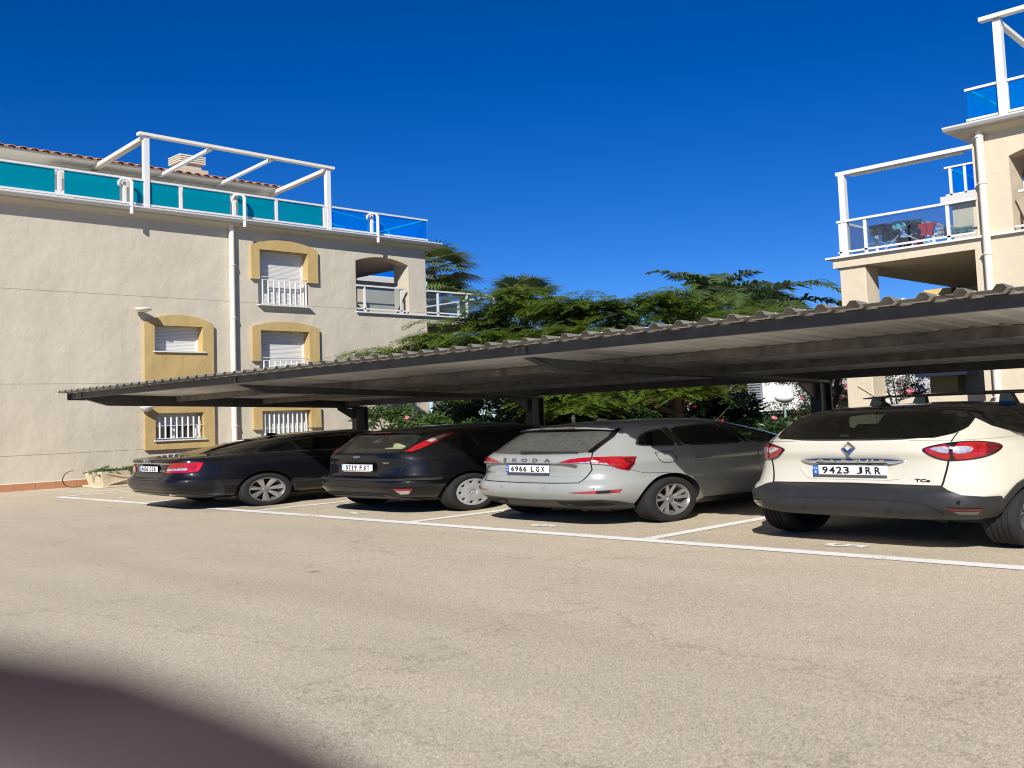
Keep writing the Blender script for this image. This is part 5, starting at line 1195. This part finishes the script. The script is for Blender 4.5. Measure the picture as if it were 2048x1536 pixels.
def poinciana(name, label, base, limbs, nleaf, seed, zlo):
    rng = np.random.default_rng(seed); root = thing(name, label, 'tree', base, 0, 'trees behind the carport'); b0 = np.array([0, 0, 0.])
    tk = MB(); fork = np.array([.1, .0, 1.5]); tk.tube([b0, fork*.5+np.array([.05, .03, 0]), fork], [.16, .13, .12], 10)
    tips = []
    for (tx, ty, tz, r) in limbs:
        t = np.array([tx, ty, tz]); mid = fork*.45+t*.55+np.array([0, 0, .35]); tk.tube([fork, (fork+mid)/2+rng.normal(0, .05, 3), mid, t], [.085, .065, .045, .015], 7)
        for k in range(7):
            a = mid+(t-mid)*rng.uniform(.1, 1); e = t+np.array([rng.normal(0, r*.55), rng.normal(0, r*.45), rng.normal(0, r*.16)]); m = (a+e)/2+np.array([0, 0, .08]); tk.tube([a, m, e], [.025, .018, .007], 5); tips.append((e, r)); tips.append((m, r))
    tk.build('trunk', M_bark, root, smooth=60)
    T = np.array([e for e, r in tips]); p = T[rng.integers(len(T), size=nleaf)]+rng.normal(0, 1, (nleaf, 3))*np.array([.16, .16, .07])
    az = rng.uniform(0, 2*np.pi, nleaf); d = nr(np.stack([np.cos(az), np.sin(az), rng.uniform(.05, .42, nleaf)], 1)); l = rng.uniform(.50, .80, nleaf); n = 14
    side = nr(np.cross(d, [0, 0, 1.])); out = []
    for k in range(n):
        t = k/(n-1); d = nr(d+np.array([0, 0, -.085])); p = p+d*(l/n)[:, None]; up = np.cross(side, d)
        for s in (-1, 1):
            pd = nr(side*s*.86+d*.50+up*rng.uniform(-.25, .15, (nleaf, 1))); out.append(quads(p, pd, d, .19*np.sin(np.pi*(.18+.76*t))*rng.uniform(.85, 1.15, nleaf), np.full(nleaf, .042)))
    V = np.concatenate(out); bulk('crown', V, np.arange(len(V)).reshape(-1, 4), M_fern, root); return root
poinciana('feathery_tree', 'broad feathery green tree spreading over the middle of the carport roof', (-8.9, 8.4, 0),
   [(-3.0,-1.3,4.0,.45),(-2.3,-.6,4.55,.6),(-1.5,-.4,4.95,.7),(-.4,-.3,5.75,.5),(-.9,-.2,5.3,.7),(.4,-.2,5.15,.8),(1.3,-.1,5.1,.7),(-1.0,.6,4.7,.8),(1.9,.2,4.65,.7),(.2,.8,4.7,.9),(-2.0,-1.0,4.2,.6),(.5,-.9,4.25,.8),(1.5,-.8,4.2,.8),(-.7,-.9,4.3,.8),(-.8,-1.1,2.4,.6),(.3,-1.2,2.6,.7)], 1700, 1, 1.3)
poinciana('feathery_tree', 'low feathery green tree with drooping leaves behind the grey hatchback', (-6.3, 9.0, 0),
   [(-.7,-.4,5.0,.7),(.3,-.2,5.0,.7),(1.0,.1,4.35,.7),(-.3,.7,4.8,.7),(.6,.7,4.5,.7),(1.7,.3,4.2,.5),(-1.1,-1.3,2.0,.5),(-.5,-1.7,1.95,.5),(-1.7,-.9,1.9,.5),(.9,-.9,2.2,.5),(.2,-.8,2.5,.6),(-1.4,-1.2,2.4,.5)], 1100, 2, 1.2)
poinciana('feathery_tree', 'young feathery tree with bare grey trunk in front of the white house', (-5.9, 13.8, 0),
   [(-.2,-.1,2.8,.4),(-1.5,1.9,3.0,.6),(.6,-.3,2.8,.5),(-2.2,1.9,2.8,.5),(.2,.6,3.0,.6),(-.9,1.9,2.7,.5)], 260, 3, 1.2)

def fan_palm(name, label, base, h, r, n, seed):
    rng = np.random.default_rng(seed); root = thing(name, label, 'palm tree', base, 0, 'palm trees behind the buildings')
    t = MB(); t.tube([(0,0,0),(.05,.02,h*.5),(0,0,h)], [.20,.16,.15], 12)
    for k in range(40): a = rng.uniform(0, 6.28); z = h-rng.uniform(.0, .9); t.bar((.13*math.cos(a),.13*math.sin(a),z),(.26*math.cos(a),.26*math.sin(a),z+.16),.04,.02)
    t.build('trunk', M_palmbark, root, smooth=40); L = Leaves(); st = MB()
    for i in range(n):
        az = i*2.399+rng.uniform(-.3, .3); el = 1.35-2.1*(i/n)**1.0+rng.normal(0, .12); o = np.array([0, 0, h-.05])
        d = np.array([np.cos(az)*np.cos(el), np.sin(az)*np.cos(el), np.sin(el)]); pl = r*rng.uniform(.50, .62); c = o+d*pl+np.array([0, 0, -.12*pl]); st.tube([o, o+d*pl*.5, c], [.018, .014, .010], 5)
        side = nrm(np.cross(d, [0, 0, 1.0])); d2 = nrm(d+np.array([0, 0, -.35])); up = np.cross(side, d2); ns = 26; fl = r*rng.uniform(.50, .62)
        for k in range(ns):
            a = (k/(ns-1)-.5)*3.9; dd = nrm(d2*np.cos(a)+side*np.sin(a)+up*.10*np.cos(2*a)); l = fl*(.72+.28*np.cos(a*.55)); w = nrm(np.cross(dd, up))*.06
            p1 = c+dd*l*.55; e = nrm(dd+np.array([0, 0, -.42-.3*rng.random()])); p2 = p1+e*l*.45
            L.v += [c, p1+w, p1+w*.2, p1-w, p1-w, p1+w, p2, p2-w*.05]; L.n += 2
    L.build('crown', M_fan, root); st.build('leaf_stalks', M_fan, root)['kind'] = 'stuff'; return root
fan_palm('fan_palm', 'tall fan palm rising beside the corner of the pale grey building', (-32.5, 26.0, 0), 14.2, 2.5, 30, 4)
fan_palm('fan_palm', 'shorter fan palm below the tall palm by the terrace railing', (-31.6, 26.0, 0), 11.4, 1.8, 26, 5)
fan_palm('fan_palm', 'spreading fan palm rising above the feathery trees', (-26.4, 26.0, 0), 10.5, 2.1, 28, 6)

def feather_palm(name, label, base, h, r, fronds, seed):
    rng = np.random.default_rng(seed); root = thing(name, label, 'palm tree', base, 0, 'palm trees behind the buildings')
    t = MB(); t.tube([(0,0,0),(.04,.0,h*.5),(0,0,h)], [.19,.15,.12], 12); t.build('trunk', M_palmbark, root, smooth=40); L = Leaves(); st = MB()
    for (az, el, l, droop) in fronds:
        az = R(az); el = R(el); p = np.array([0, 0, h]); d = np.array([np.cos(az)*np.cos(el), np.sin(az)*np.cos(el), np.sin(el)]); n = 44; P = [p]
        for k in range(n):
            t = k/n; d = nrm(d+np.array([0, 0, -droop*(.3+t)/n*2])); p = p+d*l/n; P.append(p)
            side = nrm(np.cross(d, [0, 0, 1.0])); up = np.cross(side, d); ll = .66*np.sin(np.pi*(.12+.82*t))*rng.uniform(.8, 1.1)
            for s in (-1, 1):
                dd = nrm(side*s*.75+d*.45+up*rng.uniform(-.15, .55)); w = d*.040; q = p+dd*ll*.5; e = nrm(dd+np.array([0, 0, -.75])); L.v += [p-w, p+w, q+w, q-w, q-w, q+w, q+e*ll*.5+w*.1, q+e*ll*.5-w*.1]
        st.tube(P[::4], [.025-.02*i/len(P[::4]) for i in range(len(P[::4]))], 5)
    L.build('crown', M_queen, root); st.build('leaf_stalks', M_queen, root)['kind'] = 'stuff'; return root
rg = random.Random(8)
feather_palm('feather_palm', 'feather palm with upright arching fronds above the middle of the carport', (-11.2, 18.0, 0), 6.5, 2.4, [(a, rg.uniform(15, 78), rg.uniform(1.9, 2.9), rg.uniform(1.0, 1.9)) for a in range(0, 360, 10)], 9)
feather_palm('feather_palm', 'feather palm with a long dark frond reaching the column of the cream building', (-7.1, 12.4, 0), 4.45, 2.4, [(-8, 60, 3.4, 1.6), (8, 48, 3.1, 1.5), (16, 34, 2.8, 1.3), (-20, 45, 2.8, 1.5), (150, 45, 1.8, 1.3), (200, 55, 1.7, 1.4), (-75, 35, 1.8, 1.3), (-110, 50, 1.8, 1.4), (60, 50, 1.8, 1.2), (100, 60, 1.7, 1.1), (250, 40, 1.6, 1.5), (-45, 20, 2.2, 1.2), (0, 25, 2.4, 1.0)], 10)

def shrub(name, label, cat, base, size, n, seed, m, leaf=(.085, .035), flowers=0, fm=None, group=None, fsize=.05):
    rng = np.random.default_rng(seed); root = thing(name, label, cat, base, 0, group); sx, sy, sz = size; tk = MB(); cl = []
    for k in range(int(16*max(1, sx*sz/2))):
        a = rng.uniform(0, 6.28); rr = rng.uniform(.1, .95)**.7; z = sz*rng.uniform(.15, .92)*(1-.35*rr**3); c = np.array([sx*rr*np.cos(a), sy*rr*np.sin(a), z]); cl.append((c, rng.uniform(.22, .42)*min(sx, sy, sz)))
        tk.tube([(c[0]*.15, c[1]*.15, 0), (c[0]*.5, c[1]*.5, z*.55), tuple(c)], [.03, .02, .008], 5)
    tk.build('stem', M_bark, root)
    C = np.array([c for c, r in cl]); Rr = np.array([r for c, r in cl]); k = rng.integers(len(cl), size=n); d = nr(rng.normal(0, 1, (n, 3)))
    p = C[k]+d*(Rr[k]*rng.uniform(.45, 1.25, n))[:, None]*np.array([1, 1, .9]); p[:, 2] = np.where(p[:, 2] < .05, rng.uniform(.05, .3, n), p[:, 2])
    dd = nr(d+rng.normal(0, .6, (n, 3))+np.array([0, 0, .15])); sd = nr(np.cross(dd, rng.normal(0, 1, (n, 3))))
    V = quads(p, dd, sd, leaf[0]*rng.uniform(.7, 1.3, n), leaf[1]*rng.uniform(.7, 1.3, n)); bulk('foliage', V, np.arange(len(V)).reshape(-1, 4), m, root)
    for i in range(flowers):
        c, r = cl[rng.integers(len(cl))]; d = nrm(rng.normal(0, 1, 3)+np.array([.5, -.7, .5])); p = c+d*r*1.15
        f = MB(); e1 = nrm(np.cross(d, [0, 0, 1])); e2 = np.cross(d, e1)
        for k in range(5):
            a = 2*np.pi*k/5+rng.uniform(-.2, .2); v = e1*np.cos(a)+e2*np.sin(a); w = np.cross(d, v); s = fsize*rng.uniform(.8, 1.2); f.add([p, p+v*s*.7+w*s*.45+d*s*.25, p+v*s*1.1+d*s*.35, p+v*s*.7-w*s*.45+d*s*.25], [(0,1,2,3)])
        f.build('flower', fm, root)
    return root
shrub('flowering_shrub', 'leafy shrub with scattered pink flowers against the building wall behind the navy saloon', 'shrub', (-11.2, 6.6, 0), (1.0, .7, 2.3), 6000, 11, M_shrub, (.10, .05), 16, M_pink, 'shrubs behind the carport', .055)
shrub('flowering_shrub', 'bushy shrub with few pink flowers just behind the black hatchback', 'shrub', (-9.5, 6.4, 0), (1.2, .7, 2.1), 6000, 12, M_shrub, (.10, .05), 12, M_pink, 'shrubs behind the carport', .055)
shrub('dark_shrub', 'tall dark shrub in the shade of the feathery trees', 'shrub', (-8.0, 8.2, 0), (1.5, .8, 2.6), 8000, 13, M_dark, (.12, .05), 6, M_rose, 'shrubs behind the carport', .05)
shrub('dark_shrub', 'dark shrub with red flowers behind the roof of the grey hatchback', 'shrub', (-6.9, 10.2, 0), (1.5, .8, 2.7), 8000, 14, M_dark, (.12, .05), 14, M_redf, 'shrubs behind the carport', .06)
shrub('dark_shrub', 'low dark shrub with one big red flower before the hedge', 'shrub', (-6.9, 11.6, 0), (1.0, .5, 1.35), 3500, 15, M_dark, (.15, .07), 2, M_redf, 'shrubs behind the carport', .11)
shrub('oleander', 'pink flowering oleander between the carport post and the cream column', 'shrub', (-9.1, 19.4, 0), (1.5, .9, 3.2), 9000, 16, M_dark, (.12, .025), 60, M_rose, 'oleanders', .10)
shrub('oleander', 'large pink oleander seen past the cream column', 'shrub', (-6.9, 19.4, 0), (1.9, .9, 3.5), 13000, 17, M_dark, (.12, .025), 110, M_rose, 'oleanders', .10)
shrub('pale_shrub', 'pale yellow green shrub in front of the white house', 'shrub', (-12.6, 19.4, 0), (1.3, .6, 1.9), 1300, 18, M_lime, (.20, .09), 0, None, 'shrubs before the white house')
shrub('dark_shrub', 'round dark shrub at the foot of the white house wall', 'shrub', (-15.2, 19.0, 0), (1.6, .7, 2.0), 1600, 19, M_dark, (.16, .07), 0, None, 'shrubs before the white house')
for i, (x, y, s, lb) in enumerate(((-14.6, 15.0, 3.4, 'tall leafy shrub beyond the terrace of the pale grey building'), (-11.4, 14.4, 3.0, 'leafy shrub behind the spreading fan palm'), (-17.6, 16.5, 3.4, 'far leafy shrub behind the lower terrace'), (-10.8, 11.2, 2.5, 'dense shrub behind the broad feathery tree'))):
    shrub('leafy_shrub', lb, 'shrub', (x, y, 0), (1.7, 1.0, s), 9000, 30+i, M_dark if i % 2 else M_shrub, (.16, .06), 0, None, 'shrubs behind the carport')
for i, (x, y, s) in enumerate(((-12.4, 10.0, 2.6), (-9.6, 10.4, 2.9), (-7.4, 11.0, 2.6), (-5.2, 11.0, 1.5))):
    shrub('dark_shrub', ('dense dark shrub beside the corner of the pale grey building', 'dense dark shrub behind the post between the black and grey hatchbacks', 'dense dark shrub under the feather palm', 'low dark shrub left of the garden lamp')[i], 'shrub', (x, y, 0), (1.6, .9, s), 9000, 50+i, M_dark, (.15, .06), 5 if i == 2 else 0, M_redf, 'shrubs behind the carport', .06)
# clipped hedge
rng = np.random.default_rng(21)
hd = thing('hedge', 'long clipped green hedge in front of the white house', 'hedge', (-12, 21.5, 0))
q = MB(); q.cbox(-12, 8, .1, .9, 0, 1.25, .1); q.build('hedge_core', M_dark, hd)
n = 22000; f = rng.integers(2, size=n)[:, None]; x = rng.uniform(-12, 8, n)
p = np.where(f == 1, np.stack([x, np.full(n, .04), rng.uniform(0, 1.33, n)], 1), np.stack([x, rng.uniform(0, .9, n), np.full(n, 1.31)], 1))+rng.normal(0, .025, (n, 3))
d = nr(np.stack([rng.normal(0, .6, n), np.where(f[:, 0] == 1, -1, rng.normal(0, .5, n)), rng.normal(.3, .5, n)], 1))
V = quads(p, d, nr(np.cross(d, rng.normal(0, 1, (n, 3)))), np.full(n, .09), np.full(n, .05)); bulk('foliage', V, np.arange(len(V)).reshape(-1, 4), M_hedge, hd)

# ------------------------------------------------------------------ garden and things beyond
gb = MB(); gb.add([(-60, 6.4, .006), (60, 6.4, .006), (60, 120, .006), (-60, 120, .006)], [(0,1,2,3)])
tag(gb.build('garden_soil', mat('dry garden soil', (.16, .12, .075), .95, var=.4, vscale=2)), kind='structure')
kb = MB(); kb.cbox(-13.0, 14, 6.2, 6.38, 0, .13, .015); tag(kb.build('kerb', mat('pale concrete kerb', (.42, .40, .36), .9, var=.2, vscale=5)), kind='structure')
M_house = mat('bright white house wall', (.80, .80, .78), .85, var=.04, vscale=2)
hs_ = thing('white_house', 'far white house with a grey slatted shutter beyond the hedge', 'house', (-16.5, 27.5, 0))
q = MB(); q.box(-7, 6.5, 0, 7, 0, 5.2); q.build('wall', M_house, hs_)
q = MB(); q.box(-7.2, 6.7, -.2, 7.2, 5.2, 5.4); q.build('roof', mat('grey flat roof edge', (.5, .5, .5), .8), hs_)
q = MB(); q.box(-1.55, .75, -.06, 0, 1.75, 3.6); sh = q.build('shutter', mat('grey metal shutter frame', (.20, .215, .23), .5), hs_)
for k in range(11): q = MB(); q.bar((-1.5, -.09, 1.85+k*.16), (.7, -.09, 1.85+k*.16), .06, .09); q.build('slat', mat('grey metal slat', (.26, .28, .30), .45) if k == 0 else bpy.data.materials['grey metal slat'], sh)
q = MB(); q.box(-2.3, -.3, -.03, 0, .2, 1.6); q.build('window', M_dglass, hs_)
q = MB(); q.box(-6.5, -2.7, -.04, 0, 2.55, 2.62); q.build('wall_band', M_gut, hs_)
q = MB(); q.box(2.6, 4.4, -.05, 0, 1.2, 2.6); wn = q.build('window', M_white, hs_); q = MB(); q.box(2.7, 4.3, -.06, -.05, 1.3, 2.5); q.build('pane', M_dglass, wn)
far = thing('cream_house', 'far cream house glimpsed under the carport left of the white house', 'house', (-26.5, 31, 0))
q = MB(); q.box(-5, 5, 0, 6, 0, 3.2); q.build('wall', M_wallR, far)
q = MB(); q.prism([(-5.4,3.2),(5.4,3.2),(4.4,4.2),(-4.4,4.2)], -.3, 6.3, 0, 'xz'); q.build('roof', M_tile, far)
for x in (-3.4, -.8, 2.0): q = MB(); q.box(x, x+1.0, -.03, 0, .9, 2.1); q.build('window', M_dglass, far)
# garden lamp
gl = thing('garden_lamp', 'white globe lamp on a slim grey green pole before the hedge', 'lamp', (-9.62, 18.5, 0))
q = MB(); q.tube([(0,0,0),(0,0,1.74)], .035, 10); q.build('pole', mat('grey green pole paint', (.20, .26, .23), .5), gl, smooth=60)
q = MB(); q.lathe([(.06,-.23),(.09,-.21),(.19,-.14),(.26,-.02),(.26,.06),(.20,.16),(.10,.215),(0,.225)], (0,0,1.98), 20); q.build('globe', mat('white globe', (.78,.78,.76), .3), gl, smooth=60)
hr = thing('handrail', 'low galvanised handrail beside the path behind the grey hatchback', 'handrail', (-6.2, 12.1, 0))
q = MB(); q.tube([(-.7,0,1.02),(.9,0,1.02)], .03, 8); q.build('rail', M_gut, hr, smooth=60)
for x in (-.6, .1, .8): q = MB(); q.tube([(x,0,0),(x,0,1.0)], .022, 8); q.build('post', M_gut, hr, smooth=60)
bo = thing('marker_post', 'short white marker post under the feathery tree', 'post', (-7.05, 7.2, 0)); q = MB(); q.tube([(0,0,0),(0,0,1.58)], .03, 8); q.build('pole', M_white, bo, smooth=60)
sd_ = thing('satellite_dish', 'small white satellite dish on a bracket seen under the terrace of the cream building', 'satellite dish', (-4.35, 14.3, 4.75))
q = MB(); q.lathe([(0,.06),(.10,.045),(.20,.0),(.21,.0),(.10,.06),(0,.075)], (0,0,.28), 18, 0, 'x'); q.build('dish', M_white, sd_, smooth=60)
q = MB(); q.tube([(.06,0,.28),(.10,0,.10),(.7,.05,.08)], .02, 6); q.build('bracket', M_gut, sd_)
# ------------------------------------------------------------------ small things
pl = thing('planter', 'long cream concrete planter with crossed ribs against the pale grey building', 'planter', (-12.30, 1.28, 0))
M_conc = mat('cream cast concrete', (.58, .50, .36), .85, var=.2, vscale=5)
q = MB(); V = []
for (z, e) in ((.06, -.03), (.46, .03)): V += [(-.42-e, -e, z), (.22+e, -e, z), (.22+e, 1.9+e, z), (-.42-e, 1.9+e, z)]
for (z, e) in ((.46, -.02), (.36, -.03)): V += [(-.42-e, -e, z), (.22+e, -e, z), (.22+e, 1.9+e, z), (-.42-e, 1.9+e, z)]
F = [(0,1,5,4),(1,2,6,5),(2,3,7,6),(3,0,4,7),(4,5,9,8),(5,6,10,9),(6,7,11,10),(7,4,8,11),(12,13,14,15),(8,9,13,12),(9,10,14,13),(10,11,15,14),(8,11,10,9)][:12]
q.add(V, F).build('trough', M_conc, pl)
q = MB(); q.cbox(-.47, .27, -.05, 1.95, 0, .06, .01); q.build('base', M_conc, pl)
for k in range(2):
    y = .05+k*.92
    for (a, b) in (((y, .08), (y+.85, .42)), ((y, .42), (y+.85, .08))): q = MB(); q.bar((.235, a[0], a[1]), (.245, b[0], b[1]), .035, .045, 0, (1, 0, 0)); q.build('rib', M_conc, pl)
q = MB(); q.box(-.40, .20, .02, 1.88, .38, .43); q.build('soil', mat('potting soil', (.05, .035, .025), .95), pl)
rng = np.random.default_rng(41); L = Leaves(); tp = MB()
jn = thing('trailing_juniper', 'sprawling juniper growing in the cream planter', 'plant', (-12.30, 1.28, .42))
for k in range(70):
    p = np.array([rng.uniform(-.35, .15), rng.uniform(.05, 1.8), 0]); az = rng.uniform(0, 6.28); d = nrm(np.array([np.cos(az), np.sin(az)-.35, rng.uniform(.35, 1.0)])); P = [p]
    for j in range(9):
        d = nrm(d+np.array([0, 0, -.10])); p = p+d*.034; P.append(p)
        for m in range(9): dd = nrm(d+rng.normal(0, .7, 3)); L.quad(p, dd, nrm(np.cross(dd, rng.normal(0, 1, 3))), .06, .014)
    tp.tube(P[::2], .005, 4)
tp.build('stem', M_bark, jn); L.build('foliage', leafmat('juniper green', (.04,.09,.02), (.09,.15,.04), .2), jn)
hz = thing('hose', 'thin black hose looped beside the cream planter', 'hose', (-12.70, 1.15, 0))
q = MB(); q.tube([(-.1+.05*math.sin(t), -.05-.20*math.sin(t), .26+.24*math.cos(t)) for t in np.linspace(0, math.pi*1.05, 18)]+[(-.1,.25,.012),(.0,.6,.012)], .009, 7); q.build('tube', M_ink, hz, smooth=60)

# laundry on the cream building's terrace
M_rack = M_white
rk = thing('drying_rack', 'white folding drying rack on the terrace of the cream building', 'rack', (-2.15, 9.95, 5.66))
q = MB()
for (a, b) in (((-.60,-.25,.84),(.05,-.25,.84)), ((-.60,.30,.84),(.05,.30,.84)), ((-.60,-.25,.84),(-.60,.30,.84)), ((.05,-.25,.84),(.05,.30,.84)), ((.05,-.25,.84),(.75,-.25,.42)), ((.05,.30,.84),(.75,.30,.42)), ((.75,-.25,.42),(.75,.30,.42)), ((-.45,-.2,.84),(.35,-.2,.02)), ((.05,-.2,.84),(-.50,-.2,.02)), ((-.45,.25,.84),(.35,.25,.02)), ((.05,.25,.84),(-.50,.25,.02))): q.tube([a, b], .012, 6)
q.build('frame', M_rack, rk)
for k in range(6): y = -.25+.11*k; q = MB(); q.tube([(-.60,y,.84),(.05,y,.84)], .006, 6); q.build('wire', M_rack, rk)
for k in range(6): x = .15+.1*k; q = MB(); q.tube([(x,-.25,.84-.6*(x-.05)),(x,.30,.84-.6*(x-.05))], .006, 6); q.build('wire', M_rack, rk)
def garment(name, label, x, y, z, w, h, col, seed, col2=None):
    rng = np.random.default_rng(seed); o = thing(name, label, 'clothes', (-2.15+x, 9.95+y, 5.66+z), 0, 'laundry on the drying rack'); n, m = 9, 9; V = []
    for s in (0, 1):
        for i in range(n+1):
            for j in range(m+1):
                u = i/n-.5; v = j/m; V.append((u*w*(1-.25*v+.12*math.sin(v*7+seed)), (-.018 if s == 0 else .018)-.05*math.sin(u*13+seed)*v-.04*v*s, -h*v*(1-.12*math.sin(u*9+seed*2)**2)))
    k = (n+1)*(m+1); F = []
    for s in (0, 1): F += [(s*k+i*(m+1)+j, s*k+i*(m+1)+j+1, s*k+(i+1)*(m+1)+j+1, s*k+(i+1)*(m+1)+j) for i in range(n) for j in range(m)]
    F += [(i*(m+1), (i+1)*(m+1), k+(i+1)*(m+1), k+i*(m+1)) for i in range(n)]
    mi = [0]*len(F)
    b = MB(); b.add(V, F); b.m = [(1 if col2 and (f[0] % (m+1)) % 3 == 2 else 0) for f in F]
    b.build('cloth', [mat(label[:20], col, .9, var=.2, vscale=20)]+([mat(label[:18]+' b', col2, .9)] if col2 else []), o, smooth=70)
garment('brown_garment', 'brown garment hanging at the outer end of the drying rack', -.50, -.25, .84, .26, .32, (.05,.035,.03), 1)
garment('black_garment', 'black garment hanging beside the brown one on the rack', -.30, -.18, .83, .34, .50, (.012,.012,.016), 2)
garment('turquoise_garment', 'small turquoise top hanging at the front of the drying rack', -.14, -.27, .84, .22, .24, (.16,.50,.55), 3)
garment('navy_garment', 'dark navy garment behind the turquoise top', .02, -.15, .84, .30, .42, (.015,.02,.04), 4)
garment('grey_garment', 'dark grey garment hanging low under the rack', -.22, .05, .46, .26, .38, (.06,.055,.05), 5)
garment('striped_garment', 'red and black striped garment hanging low on the rack', .06, -.05, .48, .20, .36, (.45,.03,.05), 6, (.02,.02,.025))
garment('red_garment', 'bright red garment on the sloping side of the rack', .30, -.27, .66, .26, .36, (.55,.03,.05), 7)
garment('white_garment', 'white and grey garment near the foot of the rack', .55, -.26, .50, .24, .34, (.50,.50,.52), 8, (.16,.16,.18))
garment('green_garment', 'green patterned cloth at the low end of the rack', .80, -.24, .42, .30, .24, (.18,.28,.22), 9, (.03,.04,.04))
ck = thing('hanging_washing', 'orange and pale washing hanging in the loggia of the cream building', 'clothes', (-.30, 10.6, 6.0))
for i, (x, z, w, h, c) in enumerate(((-.05, 1.3, .35, .6, (.55,.20,.04)), (.25, 1.25, .4, .5, (.05,.05,.07)), (.0, .6, .3, .5, (.55,.50,.52)))):
    q = MB(); q.cbox(x-w/2, x+w/2, -.03, .03, z-h, z, .015); q.build('cloth', mat('washing %d' % i, c, .9, var=.3, vscale=9), ck)

# things behind the black hatchback's rear window
fx, fy, fh = -3.8828, .3155, -.0245
def infoc(x, y): c, s = math.cos(fh), math.sin(fh); return (fx+x*c-y*s, fy+x*s+y*c)
p = infoc(.02, .62); sd = thing('sunshade', 'green and orange folded sunshade behind the rear window of the black hatchback', 'sunshade', (p[0], p[1], 1.09), fh)
q = MB(); pts = [(-.30,.20),(-.18,.19),(-.08,.12),(.05,.17),(.30,.15),(.38,.05)]
for i in range(len(pts)-1):
    (a, za), (b, zb) = pts[i], pts[i+1]; q.add([(a,.0+.03*i,0),(b,.0+.03*i,0),(b,.05+.02*i,zb),(a,.05+.02*i,za)], [(0,1,2,3)], (0, 0, 1, 1, 2)[i])
q.build('fabric', [mat('orange cloth', (.65,.30,.03), .8), mat('green cloth', (.0,.25,.19), .8), mat('teal cloth', (.02,.32,.26), .8)], sd)
p = infoc(.20, .50); ht = thing('straw_hat', 'pale straw hat lying behind the rear window of the black hatchback', 'hat', (p[0], p[1], 1.095), fh)
q = MB(); q.lathe([(.20,.0),(.195,.012),(.12,.02),(.105,.09),(.07,.115),(0,.12)], (0,0,0), 22); q.build('crown', mat('straw', (.55,.50,.32), .9, var=.4, vscale=40), ht, smooth=50)

# the wing mirror of the photographer's own car, close below the lens
dr = thing('car_door', 'dark blurred wing mirror and door of a car right beside the camera', 'car door', (4.5747, -5.8205, 0), R(45))
M_door = mat('dark maroon door plastic', (.036, .020, .022), .6)
prof = [(-.34,1.542),(-.16,1.540),(-.085,1.535),(-.061,1.5305),(-.047,1.5255),(-.0352,1.5178),(-.0266,1.5109),(-.0185,1.5028),(-.0117,1.4948),(-.006,1.4853),(-.002,1.465),(-.004,1.43),(-.02,1.40),(-.06,1.385),(-.34,1.37)]
q = MB(); V = []; n = len(prof); ring = [(.104,.74),(.112,.90),(.122,1.0),(.140,.88),(.155,.62)]
for (y, k) in ring: V += [(-.34+(x+.34)*(.75+.25*k), y, 1.455+(z-1.455)*k) for x, z in prof]
F = [(i*n+j, i*n+(j+1) % n, (i+1)*n+(j+1) % n, (i+1)*n+j) for i in range(len(ring)-1) for j in range(n)]+[tuple(range(n-1,-1,-1)), tuple(range((len(ring)-1)*n, len(ring)*n))]
q.add(V, F).build('wing_mirror', M_door, dr, smooth=50)
q = MB(); q.cbox(-.66, -.52, -.4, .9, .30, 1.22, .04); q.bar((-.58, .15, 1.18), (-.30, .15, 1.42), .08, .06); q.build('door_panel', M_door, dr, smooth=40)
